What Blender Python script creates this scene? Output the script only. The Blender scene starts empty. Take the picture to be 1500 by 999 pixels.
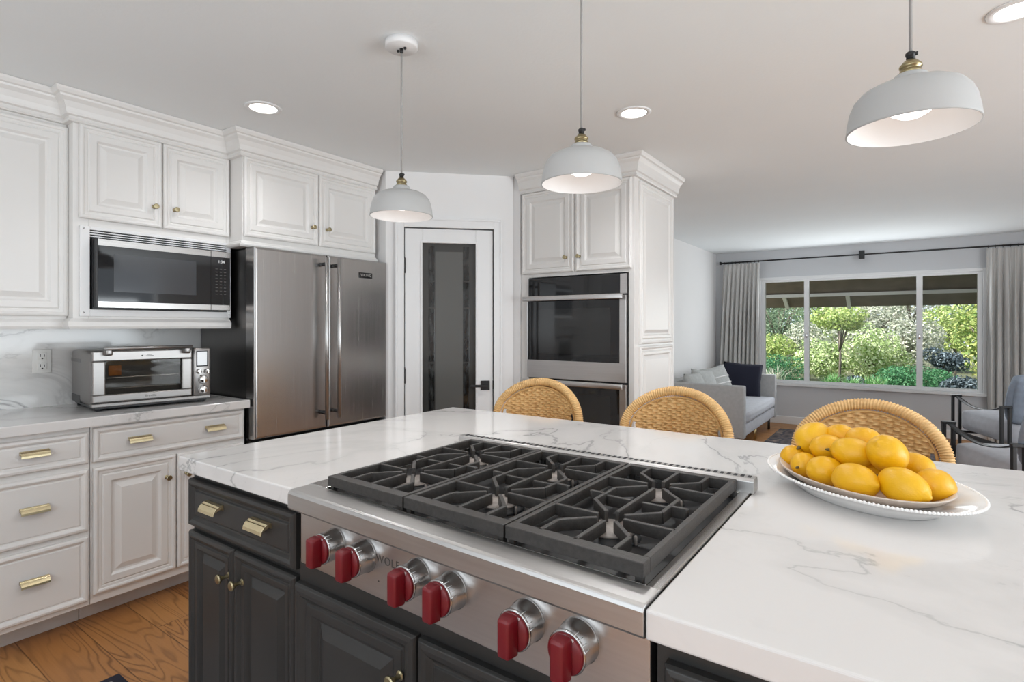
import bpy, bmesh, math, random
from mathutils import Vector, Matrix, noise
random.seed(7)
PI = math.pi
S = bpy.context.scene
COL = S.collection
V = Vector

# ------------------------------------------------------------------ camera, world, light, exposure
CAM_H = 1.30
CEIL = 2.33
cam_d = bpy.data.cameras.new('camera')
cam = bpy.data.objects.new('camera', cam_d)
COL.objects.link(cam)
cam_d.sensor_fit = 'HORIZONTAL'
cam_d.sensor_width = 36.0
cam_d.lens = 810.0 / 1500.0 * 36.0
cam_d.shift_y = -21.5 / 1500.0
cam_d.clip_start = 0.02
cam.location = (0, 0, CAM_H)
cam.rotation_euler = (PI / 2, 0, math.atan(575.0 / 810.0))
S.camera = cam

vs = S.view_settings
vs.view_transform = 'Standard'
vs.look = 'None'
vs.gamma = 1.0
vs.exposure = 0.24
vs.use_curve_mapping = False
S.cycles.use_denoising = True
S.cycles.max_bounces = 10
S.cycles.diffuse_bounces = 6
S.cycles.glossy_bounces = 5
S.cycles.transparent_max_bounces = 16
S.cycles.caustics_reflective = False
S.cycles.caustics_refractive = False
S.cycles.sample_clamp_indirect = 4.0

world = bpy.data.worlds.new('sky')
S.world = world
world.use_nodes = True
wn = world.node_tree
wbg = wn.nodes['Background']
wbg.inputs['Color'].default_value = (0.80, 0.90, 1.0, 1)
wbg.inputs['Strength'].default_value = 1.25


def area_light(name, loc, rot, sx, sy, power, color=(1, 1, 1)):
    l = bpy.data.lights.new(name, 'AREA')
    l.shape = 'RECTANGLE'
    l.size, l.size_y = sx, sy
    l.energy = power
    l.color = color
    o = bpy.data.objects.new(name, l)
    o.location = loc
    o.rotation_euler = rot
    COL.objects.link(o)
    return o


sun_d = bpy.data.lights.new('sun', 'SUN')
sun_d.energy = 6.5
sun_d.angle = math.radians(1.5)
sun_d.color = (1.0, 0.96, 0.88)
sun = bpy.data.objects.new('sun', sun_d)
sun.rotation_euler = (math.radians(28), math.radians(-38), 0)
COL.objects.link(sun)
# added unseen fills behind the camera and at right, tilted up towards the ceiling
area_light('fill_behind_camera', (-0.6, -1.60, 1.45), (PI / 2 + 0.8, 0, 0), 3.4, 1.2, 26, (0.90, 0.965, 1.0))
area_light('fill_right_side', (3.68, 1.9, 1.20), (PI / 2 + 0.95, 0, PI / 2), 3.9, 1.9, 146, (0.89, 0.96, 1.0))
area_light('daylight_living_window', (-0.44, 8.05, 1.25), (PI / 2 + 0.2, 0, PI), 2.1, 1.2, 26, (0.92, 0.97, 1.0))


# ------------------------------------------------------------------ materials
def srgb(r, g, b):
    f = lambda c: (c / 255 / 12.92) if c / 255 <= 0.04045 else ((c / 255 + 0.055) / 1.055) ** 2.4
    return (f(r), f(g), f(b), 1)


class NT:
    def __init__(self, name):
        self.m = bpy.data.materials.new(name)
        self.m.use_nodes = True
        self.t = self.m.node_tree
        self.b = self.t.nodes['Principled BSDF']
        self.out = self.t.nodes['Material Output']
        self._co = None

    def n(self, typ, **kw):
        nd = self.t.nodes.new(typ)
        for k, v in kw.items():
            setattr(nd, k, v)
        return nd

    def l(self, a, b):
        self.t.links.new(a, b)

    def co(self, scale=(1, 1, 1), rot=(0, 0, 0), kind='Object'):
        tc = self.n('ShaderNodeTexCoord')
        mp = self.n('ShaderNodeMapping')
        mp.inputs['Scale'].default_value = scale
        mp.inputs['Rotation'].default_value = rot
        self.l(tc.outputs[kind], mp.inputs['Vector'])
        return mp.outputs['Vector']

    def noise(self, vec, scale, detail=3, rough=0.5, dist=0.0):
        nd = self.n('ShaderNodeTexNoise')
        nd.inputs['Scale'].default_value = scale
        nd.inputs['Detail'].default_value = detail
        nd.inputs['Roughness'].default_value = rough
        nd.inputs['Distortion'].default_value = dist
        if vec is not None:
            self.l(vec, nd.inputs['Vector'])
        return nd.outputs['Fac']

    def math(self, op, a, b=None, c=None, clamp=False):
        nd = self.n('ShaderNodeMath', operation=op)
        nd.use_clamp = clamp
        for i, x in enumerate((a, b, c)):
            if x is None:
                continue
            if isinstance(x, (int, float)):
                nd.inputs[i].default_value = x
            else:
                self.l(x, nd.inputs[i])
        return nd.outputs[0]

    def ramp(self, fac, stops):
        nd = self.n('ShaderNodeValToRGB')
        e = nd.color_ramp.elements
        while len(e) < len(stops):
            e.new(0.5)
        for i, (p, c) in enumerate(stops):
            e[i].position = p
            e[i].color = c if len(c) == 4 else (*c, 1)
        self.l(fac, nd.inputs['Fac'])
        return nd.outputs['Color']

    def mix(self, fac, a, b, blend='MIX'):
        nd = self.n('ShaderNodeMix', data_type='RGBA', blend_type=blend)
        for idx, x in ((0, fac), (6, a), (7, b)):
            if isinstance(x, (int, float)):
                nd.inputs[idx].default_value = x
            elif isinstance(x, tuple):
                nd.inputs[idx].default_value = x
            else:
                self.l(x, nd.inputs[idx])
        return nd.outputs[2]

    def bump(self, h, strength=0.2, dist=0.01):
        nd = self.n('ShaderNodeBump')
        nd.inputs['Strength'].default_value = strength
        nd.inputs['Distance'].default_value = dist
        self.l(h, nd.inputs['Height'])
        self.l(nd.outputs['Normal'], self.b.inputs['Normal'])

    def set(self, **kw):
        for k, v in kw.items():
            k = k.replace('_', ' ')
            if isinstance(v, (int, float, tuple)):
                self.b.inputs[k].default_value = v
            else:
                self.l(v, self.b.inputs[k])
        return self


M = {}


def plain(key, col, rough=0.5, metal=0.0, nscale=0, namt=0.05, bump=0.0, bscale=200, **kw):
    t = NT(key)
    t.set(Roughness=rough, Metallic=metal, **kw)
    if nscale:
        c2 = tuple(x * (1 - namt * 2) for x in col[:3]) + (1,)
        c3 = tuple(min(1, x * (1 + namt)) for x in col[:3]) + (1,)
        t.set(Base_Color=t.ramp(t.noise(t.co(), nscale, 4), [(0.3, c2), (0.7, c3)]))
    else:
        t.set(Base_Color=col)
    if bump:
        t.bump(t.noise(t.co(), bscale, 3), bump, 0.002)
    M[key] = t.m
    return t


plain('white_cabinet', (0.75, 0.735, 0.715, 1), 0.38, nscale=3, namt=0.01)
plain('white_wall', (0.80, 0.79, 0.785, 1), 0.75, nscale=2, namt=0.008, bump=0.06, bscale=150)
plain('grey_wall', (0.62, 0.63, 0.65, 1), 0.75, nscale=2, namt=0.008, bump=0.06, bscale=150)
plain('ceiling_paint', (0.84, 0.87, 0.88, 1), 0.85, nscale=1.5, namt=0.008, bump=0.25, bscale=70)
plain('white_trim', (0.80, 0.80, 0.80, 1), 0.4)
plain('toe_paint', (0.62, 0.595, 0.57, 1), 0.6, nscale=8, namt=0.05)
plain('dark_cabinet', (0.027, 0.0262, 0.025, 1), 0.44, nscale=4, namt=0.08)
plain('dark_gap', (0.02, 0.02, 0.022, 1), 0.7)
plain('brass', (0.70, 0.60, 0.38, 1), 0.30, 1.0, nscale=60, namt=0.04)
plain('knob_brass', (0.42, 0.36, 0.22, 1), 0.34, 1.0, nscale=60, namt=0.04)
plain('oven_window', (0.022, 0.022, 0.022, 1), 0.06)
plain('knob_steel', (0.50, 0.49, 0.48, 1), 0.2, 1.0)
plain('aged_brass', (0.36, 0.30, 0.17, 1), 0.3, 1.0, nscale=80, namt=0.08)
plain('chrome', (0.72, 0.72, 0.72, 1), 0.16, 1.0)
plain('black_metal', (0.012, 0.012, 0.013, 1), 0.45)
plain('black_gloss', (0.010, 0.010, 0.011, 1), 0.05)
plain('micro_window', (0.045, 0.047, 0.052, 1), 0.10)
plain('black_plastic', (0.016, 0.016, 0.017, 1), 0.4)
plain('cast_iron', (0.038, 0.034, 0.031, 1), 0.45, nscale=120, namt=0.15, bump=0.25, bscale=500)
plain('burner_pan', (0.010, 0.010, 0.011, 1), 0.45)
plain('burner_cap', (0.30, 0.265, 0.24, 1), 0.5, nscale=60, namt=0.15)
plain('red_knob', (0.15, 0.004, 0.009, 1), 0.36)
plain('white_print', (0.85, 0.85, 0.85, 1), 0.5)
plain('grey_print', (0.08, 0.075, 0.07, 1), 0.5)
plain('white_plastic', (0.78, 0.77, 0.74, 1), 0.35)
plain('porcelain', (0.84, 0.83, 0.82, 1), 0.12)
plain('taupe_ceramic', (0.60, 0.51, 0.44, 1), 0.35, nscale=12, namt=0.05)
plain('lamp_outside', (0.44, 0.44, 0.435, 1), 0.55)
plain('lamp_inside', (0.80, 0.78, 0.765, 1), 0.6)
plain('cord_fabric', (0.34, 0.33, 0.32, 1), 0.8)
plain('navy_fabric', (0.010, 0.011, 0.026, 1), 0.9, bump=0.3, bscale=300)
plain('sofa_fabric', (0.46, 0.46, 0.46, 1), 0.95, nscale=30, namt=0.04, bump=0.2, bscale=300)
plain('seat_fabric', (0.52, 0.53, 0.57, 1), 0.95, nscale=20, namt=0.04, bump=0.2, bscale=250)
plain('knit_fabric', (0.50, 0.51, 0.50, 1), 0.95, nscale=40, namt=0.06, bump=0.3, bscale=200)
plain('blue_grey_fabric', (0.30, 0.35, 0.43, 1), 0.95, nscale=25, namt=0.06, bump=0.2, bscale=250)
plain('olive_fabric', (0.10, 0.085, 0.055, 1), 0.95, nscale=60, namt=0.2)
plain('dark_wood', (0.030, 0.020, 0.014, 1), 0.4, nscale=20, namt=0.1)
plain('gold_metal', (0.60, 0.46, 0.24, 1), 0.3, 1.0)
plain('soffit_wood', (0.24, 0.20, 0.155, 1), 0.8, nscale=6, namt=0.1)
plain('beam_paint', (0.85, 0.85, 0.79, 1), 0.6)
plain('soil', (0.13, 0.14, 0.07, 1), 0.95, nscale=3, namt=0.25)
plain('bark', (0.20, 0.17, 0.14, 1), 0.9, nscale=15, namt=0.2)
plain('stone', (0.60, 0.58, 0.55, 1), 0.9, nscale=6, namt=0.1)
plain('painted_glow', (0.45, 0.16, 0.03, 1), 0.8, nscale=40, namt=0.2)  # orange that stands in for a warm glow


def emis(key, col, strength):
    t = NT(key)
    t.set(Base_Color=(0.8, 0.8, 0.8, 1), Emission_Color=col, Emission_Strength=strength)
    M[key] = t.m


emis('bulb_glow', (1.0, 0.97, 0.95, 1), 1.5)
emis('downlight_glow', (1.0, 0.96, 0.91, 1), 5.0)
emis('lcd', (0.42, 0.50, 0.56, 1), 0.35)


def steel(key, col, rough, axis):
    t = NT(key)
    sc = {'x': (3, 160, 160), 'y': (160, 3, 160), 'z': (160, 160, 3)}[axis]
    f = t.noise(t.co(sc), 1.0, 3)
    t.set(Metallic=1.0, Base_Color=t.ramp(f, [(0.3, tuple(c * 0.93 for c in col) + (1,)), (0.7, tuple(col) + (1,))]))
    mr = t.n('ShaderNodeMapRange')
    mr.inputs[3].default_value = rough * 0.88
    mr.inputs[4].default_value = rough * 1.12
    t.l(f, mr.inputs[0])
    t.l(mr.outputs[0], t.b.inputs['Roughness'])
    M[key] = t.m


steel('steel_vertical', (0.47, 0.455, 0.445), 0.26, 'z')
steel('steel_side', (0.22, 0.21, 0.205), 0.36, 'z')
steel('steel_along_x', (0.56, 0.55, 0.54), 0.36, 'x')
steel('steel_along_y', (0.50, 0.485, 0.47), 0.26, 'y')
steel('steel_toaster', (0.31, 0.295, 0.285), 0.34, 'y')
steel('steel_warm', (0.58, 0.56, 0.55), 0.32, 'x')


def marble(key, tint, veincol, k=1.0, rot=(0.3, 0.4, 0.5), wd=0.006, off=0.0, sc=1.15):
    t = NT(key)
    co = t.co((1, 1, 1), rot)
    n1 = t.noise(co, sc, 7, 0.55, 0.5)
    d = t.math('ABSOLUTE', t.math('SUBTRACT', n1, 0.5))
    mask = t.noise(co, 1.7, 2)
    vein = t.math('SUBTRACT', 1.0, t.math('DIVIDE', d, wd), clamp=True)
    vein = t.math('MULTIPLY', vein, t.math('MULTIPLY_ADD', mask, 5.0, -2.0 + off, clamp=True))
    n2 = t.noise(co, 2.3, 6, 0.6, 1.0)
    d2 = t.math('ABSOLUTE', t.math('SUBTRACT', n2, 0.48))
    v2 = t.math('SUBTRACT', 1.0, t.math('DIVIDE', d2, 0.006), clamp=True)
    v2 = t.math('MULTIPLY', v2, t.math('MULTIPLY_ADD', t.noise(co, 1.1, 2), 6.0, -2.9, clamp=True))
    soft = t.math('SUBTRACT', 1.0, t.math('DIVIDE', d, 0.05), clamp=True)
    soft = t.math('MULTIPLY', soft, 0.16)
    f = t.math('MULTIPLY', t.math('ADD', t.math('ADD', t.math('MULTIPLY', vein, 0.75), t.math('MULTIPLY', v2, 0.4)), soft, clamp=True), k)
    t.set(Base_Color=t.mix(f, tint, veincol), Roughness=0.10)
    M[key] = t.m


marble('marble_counter', (0.69, 0.67, 0.655, 1), (0.24, 0.245, 0.24, 1), 0.8)
marble('marble_splash', (0.78, 0.77, 0.755, 1), (0.20, 0.19, 0.185, 1), 1.0, (0.9, 0.2, 0.4), 0.013, -0.05, 2.0)


def floor_mat():
    t = NT('oak_planks')
    tc = t.n('ShaderNodeTexCoord')
    sx = t.n('ShaderNodeSeparateXYZ')
    t.l(tc.outputs['Object'], sx.inputs[0])
    W = 0.195
    yy = t.math('SUBTRACT', sx.outputs[1], 0.085)
    row = t.math('FLOOR', t.math('DIVIDE', yy, W))
    wn_ = t.n('ShaderNodeTexWhiteNoise', noise_dimensions='1D')
    t.l(row, wn_.inputs['W'])
    xo = t.math('ADD', t.math('DIVIDE', sx.outputs[0], 1.7), t.math('MULTIPLY', wn_.outputs['Value'], 1.0))
    colid = t.math('FLOOR', xo)
    wn2 = t.n('ShaderNodeTexWhiteNoise', noise_dimensions='2D')
    cb = t.n('ShaderNodeCombineXYZ')
    t.l(row, cb.inputs[0]); t.l(colid, cb.inputs[1])
    t.l(cb.outputs[0], wn2.inputs['Vector'])
    fy = t.math('FRACT', t.math('DIVIDE', yy, W))
    fx = t.math('FRACT', xo)
    ey = t.math('MULTIPLY', t.math('MINIMUM', fy, t.math('SUBTRACT', 1.0, fy)), W)
    ex = t.math('MULTIPLY', t.math('MINIMUM', fx, t.math('SUBTRACT', 1.0, fx)), 1.7)
    seam = t.math('SUBTRACT', 1.0, t.math('DIVIDE', t.math('MINIMUM', ex, ey), 0.003), clamp=True)
    gv = t.n('ShaderNodeCombineXYZ')
    t.l(t.math('MULTIPLY', sx.outputs[0], 0.75), gv.inputs[0])
    t.l(t.math('MULTIPLY', yy, 5.5), gv.inputs[1])
    t.l(t.math('MULTIPLY', wn2.outputs['Value'], 30.0), gv.inputs[2])
    g = t.noise(gv.outputs[0], 1.3, 2, 0.40, 0.35)
    rings = t.math('SINE', t.math('MULTIPLY', g, 120.0))
    rings = t.math('POWER', t.math('MULTIPLY_ADD', rings, 0.5, 0.5), 5.0)
    fv = t.n('ShaderNodeCombineXYZ')
    t.l(t.math('MULTIPLY', sx.outputs[0], 6.0), fv.inputs[0])
    t.l(t.math('MULTIPLY', yy, 160.0), fv.inputs[1])
    fine = t.noise(fv.outputs[0], 1.0, 4)
    base = t.mix(wn2.outputs['Value'], srgb(176, 120, 68), srgb(200, 146, 90))
    base = t.mix(t.math('MULTIPLY', fine, 0.45), base, srgb(140, 90, 48))
    blotch = t.noise(gv.outputs[0], 0.8, 2)
    base = t.mix(t.math('MULTIPLY', rings, t.math('MULTIPLY_ADD', blotch, 1.6, -0.35, clamp=True)), base, srgb(100, 62, 34))
    base = t.mix(t.math('MULTIPLY', seam, 0.8), base, srgb(70, 42, 24))
    t.set(Base_Color=base, Roughness=0.42)
    t.bump(t.math('SUBTRACT', 1.0, seam), 0.25, 0.003)
    M['oak_planks'] = t.m


floor_mat()


def wicker_mat(key, c1, c2, c3):
    t = NT(key)
    a = t.noise(t.co((14, 14, 110)), 1.0, 2)
    b = t.noise(t.co(), 9, 3)
    col = t.mix(b, c1, c2)
    col = t.mix(t.math('MULTIPLY_ADD', a, 3.0, -1.5, clamp=True), col, c3)
    t.set(Base_Color=col, Roughness=0.5)
    M[key] = t.m


wicker_mat('wicker', srgb(230, 192, 136), srgb(214, 172, 112), srgb(184, 140, 84))
wicker_mat('rattan', srgb(220, 178, 116), srgb(200, 156, 96), srgb(178, 134, 78))


def lemon_mat():
    t = NT('lemon_peel')
    tc = t.n('ShaderNodeTexCoord')
    n = t.noise(tc.outputs['Object'], 14, 3)
    oi = t.n('ShaderNodeObjectInfo')
    base = t.mix(n, srgb(220, 164, 4), srgb(232, 184, 22))
    base = t.mix(t.math('MULTIPLY', oi.outputs['Random'], 0.5), base, srgb(218, 152, 4))
    t.set(Base_Color=base, Roughness=0.38)
    t.bump(t.noise(tc.outputs['Object'], 260, 2), 0.25, 0.002)
    M['lemon_peel'] = t.m


lemon_mat()
plain('lemon_stem', (0.12, 0.09, 0.03, 1), 0.8)


def curtain_mat():
    t = NT('curtain_linen')
    n = t.noise(t.co((60, 60, 3)), 1.0, 3)
    t.set(Base_Color=t.ramp(n, [(0.3, (0.50, 0.49, 0.475)), (0.7, (0.64, 0.63, 0.61))]), Roughness=0.95)
    M['curtain_linen'] = t.m


curtain_mat()


def rug_mat(key, stops, scale):
    t = NT(key)
    vo = t.n('ShaderNodeTexVoronoi')
    vo.inputs['Scale'].default_value = 1.0
    t.l(t.co(scale), vo.inputs['Vector'])
    f = t.math('ADD', t.math('MULTIPLY', vo.outputs['Distance'], 0.7), t.math('MULTIPLY', t.noise(t.co(), 30, 4), 0.3))
    t.set(Base_Color=t.ramp(f, stops), Roughness=1.0)
    M[key] = t.m


rug_mat('living_rug_pile', [(0.25, srgb(52, 48, 52)), (0.45, srgb(96, 84, 82)), (0.6, srgb(46, 50, 62)), (0.8, srgb(150, 130, 115))], (9, 3, 1))
rug_mat('bounce_pile', [(0.25, srgb(170, 162, 156)), (0.45, srgb(104, 104, 116)), (0.7, srgb(190, 180, 172))], (14, 14, 1))


def glass_mat():
    t = NT('window_glass')
    tr = t.n('ShaderNodeBsdfTransparent')
    gl = t.n('ShaderNodeBsdfGlossy')
    gl.inputs['Roughness'].default_value = 0.01
    fr = t.n('ShaderNodeFresnel')
    fr.inputs['IOR'].default_value = 1.16
    mx = t.n('ShaderNodeMixShader')
    t.l(fr.outputs[0], mx.inputs[0]); t.l(tr.outputs[0], mx.inputs[1]); t.l(gl.outputs[0], mx.inputs[2])
    t.l(mx.outputs[0], t.out.inputs['Surface'])
    M['window_glass'] = t.m
    t = NT('oven_door_glass')
    tr = t.n('ShaderNodeBsdfTransparent')
    tr.inputs['Color'].default_value = (0.75, 0.73, 0.7, 1)
    gl = t.n('ShaderNodeBsdfGlossy')
    gl.inputs['Roughness'].default_value = 0.03
    fr = t.n('ShaderNodeFresnel')
    fr.inputs['IOR'].default_value = 1.3
    mx = t.n('ShaderNodeMixShader')
    t.l(fr.outputs[0], mx.inputs[0]); t.l(tr.outputs[0], mx.inputs[1]); t.l(gl.outputs[0], mx.inputs[2])
    t.l(mx.outputs[0], t.out.inputs['Surface'])
    M['oven_door_glass'] = t.m


glass_mat()


def pantry_glass():
    t = NT('pantry_frosted')
    t.set(Base_Color=(0.105, 0.105, 0.10, 1), Roughness=0.22)
    M['pantry_frosted'] = t.m
    t = NT('pantry_clear')
    n = t.noise(t.co((60, 60, 14)), 1.0, 3)
    t.set(Base_Color=t.ramp(n, [(0.45, (0.010, 0.010, 0.010)), (0.75, (0.05, 0.055, 0.055))]), Roughness=0.06)
    M['pantry_clear'] = t.m
    t = NT('pantry_border')
    t.set(Base_Color=(0.045, 0.045, 0.043, 1), Roughness=0.12)
    M['pantry_border'] = t.m


pantry_glass()


def leaf_mat(key, c1, c2, c3, trans=0.25):
    t = NT(key)
    g = t.n('ShaderNodeNewGeometry')
    col = t.ramp(g.outputs['Random Per Island'], [(0.0, c1), (0.55, c2), (1.0, c3)])
    t.set(Base_Color=col, Roughness=0.55)
    tl = t.n('ShaderNodeBsdfTranslucent')
    t.l(col, tl.inputs['Color'])
    mx = t.n('ShaderNodeMixShader')
    mx.inputs[0].default_value = trans
    t.l(t.b.outputs[0], mx.inputs[1]); t.l(tl.outputs[0], mx.inputs[2])
    t.l(mx.outputs[0], t.out.inputs['Surface'])
    M[key] = t.m


leaf_mat('leaf_pale', srgb(128, 158, 92), srgb(190, 208, 146), srgb(244, 248, 218))  # near-white end puts sunlit highlights into the leaf colour
leaf_mat('leaf_grey', srgb(126, 138, 116), srgb(186, 190, 170), srgb(238, 236, 224))  # palest stop likewise carries painted sun highlights
leaf_mat('leaf_lime', srgb(130, 158, 84), srgb(172, 192, 112), srgb(214, 220, 150))
leaf_mat('leaf_dark', srgb(40, 92, 58), srgb(66, 128, 82), srgb(112, 170, 120))
leaf_mat('leaf_pine', srgb(72, 100, 78), srgb(120, 146, 116), srgb(176, 194, 162))
leaf_mat('leaf_gold', srgb(104, 138, 66), srgb(148, 170, 90), srgb(206, 208, 132))
leaf_mat('leaf_blue', srgb(44, 58, 62), srgb(72, 88, 96), srgb(150, 166, 176))
leaf_mat('leaf_grass', srgb(70, 132, 70), srgb(120, 176, 104), srgb(190, 214, 170))


# ------------------------------------------------------------------ mesh helpers
class MB:
    """collects shapes and links them as ONE mesh object"""

    def __init__(self, xf=None):
        self.v, self.f, self.sm = [], [], []
        self.xf = xf

    def add(self, verts, faces, smooth=False):
        o = len(self.v)
        if self.xf is not None:
            verts = [self.xf @ V(p) for p in verts]
        self.v += [tuple(p) for p in verts]
        self.f += [tuple(i + o for i in f) for f in faces]
        self.sm += [smooth] * len(faces)
        return self

    def box(self, a, b):
        x0, y0, z0 = (min(a[i], b[i]) for i in range(3))
        x1, y1, z1 = (max(a[i], b[i]) for i in range(3))
        return self.add([(x0, y0, z0), (x1, y0, z0), (x1, y1, z0), (x0, y1, z0), (x0, y0, z1), (x1, y0, z1), (x1, y1, z1), (x0, y1, z1)],
                        [(0, 3, 2, 1), (4, 5, 6, 7), (0, 1, 5, 4), (1, 2, 6, 5), (2, 3, 7, 6), (3, 0, 4, 7)])

    def rbox(self, a, b, r, seg=3):
        """box with rounded edges"""
        bm = bmesh.new()
        bmesh.ops.create_cube(bm, size=1.0)
        c = [(a[i] + b[i]) / 2 for i in range(3)]
        d = [abs(b[i] - a[i]) for i in range(3)]
        for v in bm.verts:
            v.co = V((c[i] + v.co[i] * d[i] for i in range(3)))
        bmesh.ops.bevel(bm, geom=bm.edges[:], offset=min(r, min(d) * 0.49), segments=seg, profile=0.5, affect='EDGES')
        self.frombm(bm, True)
        return self

    def frombm(self, bm, smooth=False):
        bm.verts.index_update()
        self.add([v.co[:] for v in bm.verts], [[v.index for v in f.verts] for f in bm.faces], smooth)
        bm.free()

    def prism(self, pts, z0, z1):
        n = len(pts)
        return self.add([(x, y, z0) for x, y in pts] + [(x, y, z1) for x, y in pts],
                        [tuple(range(n - 1, -1, -1)), tuple(range(n, 2 * n))] + [(i, (i + 1) % n, n + (i + 1) % n, n + i) for i in range(n)])

    def extrude(self, prof, origin, A, B, D, length, smooth=False):
        """profile points (a,b) in plane A,B swept along D"""
        A, B, D, O = V(A), V(B), V(D), V(origin)
        n = len(prof)
        vs_ = [O + A * a + B * b for a, b in prof]
        vs_ += [p + D * length for p in vs_]
        return self.add(vs_, [tuple(range(n - 1, -1, -1)), tuple(range(n, 2 * n))] + [(i, (i + 1) % n, n + (i + 1) % n, n + i) for i in range(n)], smooth)

    def lathe(self, prof, c=(0, 0, 0), ax=(0, 0, 1), seg=24, smooth=True, sx=1.0, sy=1.0, caps=True):
        ax = V(ax).normalized()
        q = V((0, 0, 1)).rotation_difference(ax).to_matrix()
        c = V(c)
        vs_, fs = [], []
        for r, z in prof:
            for i in range(seg):
                t = 2 * PI * i / seg
                vs_.append(c + q @ V((r * sx * math.cos(t), r * sy * math.sin(t), z)))
        for k in range(len(prof) - 1):
            for i in range(seg):
                j = (i + 1) % seg
                fs.append((k * seg + i, k * seg + j, (k + 1) * seg + j, (k + 1) * seg + i))
        if caps and prof[0][0] > 1e-6:
            fs.append(tuple(range(seg - 1, -1, -1)))
        if caps and prof[-1][0] > 1e-6:
            fs.append(tuple((len(prof) - 1) * seg + i for i in range(seg)))
        return self.add(vs_, fs, smooth)

    def tube(self, pts, r, seg=10, closed=False, wrap=None):
        pts = [V(p) for p in pts]
        n = len(pts)
        vs_, fs = [], []
        up = V((0, 0, 1))
        prev = None
        for i, p in enumerate(pts):
            if closed:
                t = pts[(i + 1) % n] - pts[i - 1]
            else:
                t = pts[min(i + 1, n - 1)] - pts[max(i - 1, 0)]
            t.normalize()
            if prev is None:
                ref = up if abs(t.dot(up)) < 0.9 else V((1, 0, 0))
                a = t.cross(ref).normalized()
            else:
                a = (prev - t * prev.dot(t)).normalized()
            prev = a
            b = t.cross(a)
            rr = r[i] if isinstance(r, (list, tuple)) else r
            for k in range(seg):
                w = 2 * PI * k / seg
                q = rr * (1 if wrap is None else wrap(i, w))
                vs_.append(p + a * math.cos(w) * q + b * math.sin(w) * q)
        m = n if closed else n - 1
        for i in range(m):
            for k in range(seg):
                j = (i + 1) % n
                fs.append((i * seg + k, i * seg + (k + 1) % seg, j * seg + (k + 1) % seg, j * seg + k))
        if not closed:
            fs.append(tuple(range(seg - 1, -1, -1)))
            fs.append(tuple((n - 1) * seg + k for k in range(seg)))
        return self.add(vs_, fs, True)

    def panel(self, O, U, W, N, w, h, prof):
        """rectangle with a mitred moulding profile [(inset, height)...]"""
        O, U, W, N = V(O), V(U), V(W), V(N)
        vs_, fs = [], []
        for ins, ht in prof:
            for a, b in ((ins, ins), (w - ins, ins), (w - ins, h - ins), (ins, h - ins)):
                vs_.append(O + U * a + W * b + N * ht)
        for k in range(len(prof) - 1):
            for i in range(4):
                j = (i + 1) % 4
                fs.append((k * 4 + i, k * 4 + j, k * 4 + 4 + j, k * 4 + 4 + i))
        e = (len(prof) - 1) * 4
        fs += [(e, e + 1, e + 2, e + 3), (3, 2, 1, 0)]
        if U.cross(W).dot(N) < 0:
            fs = [tuple(reversed(f)) for f in fs]
        return self.add(vs_, fs)

    def sweep(self, prof, path):
        """(out,z) profile along an XY path; outward is to the right of the path"""
        P = [V((x, y)) for x, y in path]
        n, m = len(P), len(prof)
        vs_, fs = [], []
        for i in range(n):
            ds = []
            if i > 0:
                ds.append((P[i] - P[i - 1]).normalized())
            if i < n - 1:
                ds.append((P[i + 1] - P[i]).normalized())
            ns = [V((d.y, -d.x)) for d in ds]
            if len(ns) == 2:
                nn = (ns[0] + ns[1])
                nn = nn / max(0.2, nn.dot(ns[0]))
            else:
                nn = ns[0]
            for o, z in prof:
                q = P[i] + nn * o
                vs_.append((q.x, q.y, z))
        for i in range(n - 1):
            for k in range(m):
                l = (k + 1) % m
                fs.append((i * m + k, (i + 1) * m + k, (i + 1) * m + l, i * m + l))
        fs.append(tuple(range(m)))
        fs.append(tuple((n - 1) * m + k for k in range(m - 1, -1, -1)))
        return self.add(vs_, fs)

    def build(self, name, mat, parent=None, bevel=0, seg=2, subsurf=0):
        me = bpy.data.meshes.new(name)
        L = V((0, 0, 0))
        q = parent
        while q is not None:
            L += q.location
            q = q.parent
        me.from_pydata([(x - L.x, y - L.y, z - L.z) for x, y, z in self.v], [], self.f)
        me.polygons.foreach_set('use_smooth', self.sm)
        me.materials.append(M[mat] if isinstance(mat, str) else mat)
        me.update()
        o = bpy.data.objects.new(name, me)
        COL.objects.link(o)
        o.parent = parent
        if bevel:
            b = o.modifiers.new('bevel', 'BEVEL')
            b.width = bevel
            b.segments = seg
            b.limit_method = 'ANGLE'
            b.angle_limit = math.radians(40)
        if subsurf:
            b = o.modifiers.new('sub', 'SUBSURF')
            b.levels = b.render_levels = subsurf
        return o


def tag(o, label, cat, group=None, kind=None):
    if label:
        o['label'] = label
    if cat:
        o['category'] = cat
    if group:
        o['group'] = group
    if kind:
        o['kind'] = kind
    return o


def thing(name, loc, label, cat, group=None):
    o = bpy.data.objects.new(name, None)
    o.empty_display_size = 0.1
    o.location = loc
    COL.objects.link(o)
    return tag(o, label, cat, group)


def struct(o, label=None, cat='structure'):
    o['kind'] = 'structure'
    o['label'] = label
    o['category'] = cat
    return o


def kids(o):
    return [c for c in bpy.data.objects if c.parent == o]


def copy_tree(o, parent=None):
    c = o.copy()
    COL.objects.link(c)
    c.parent = parent
    for k in kids(o):
        copy_tree(k, c)
    return c


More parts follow.
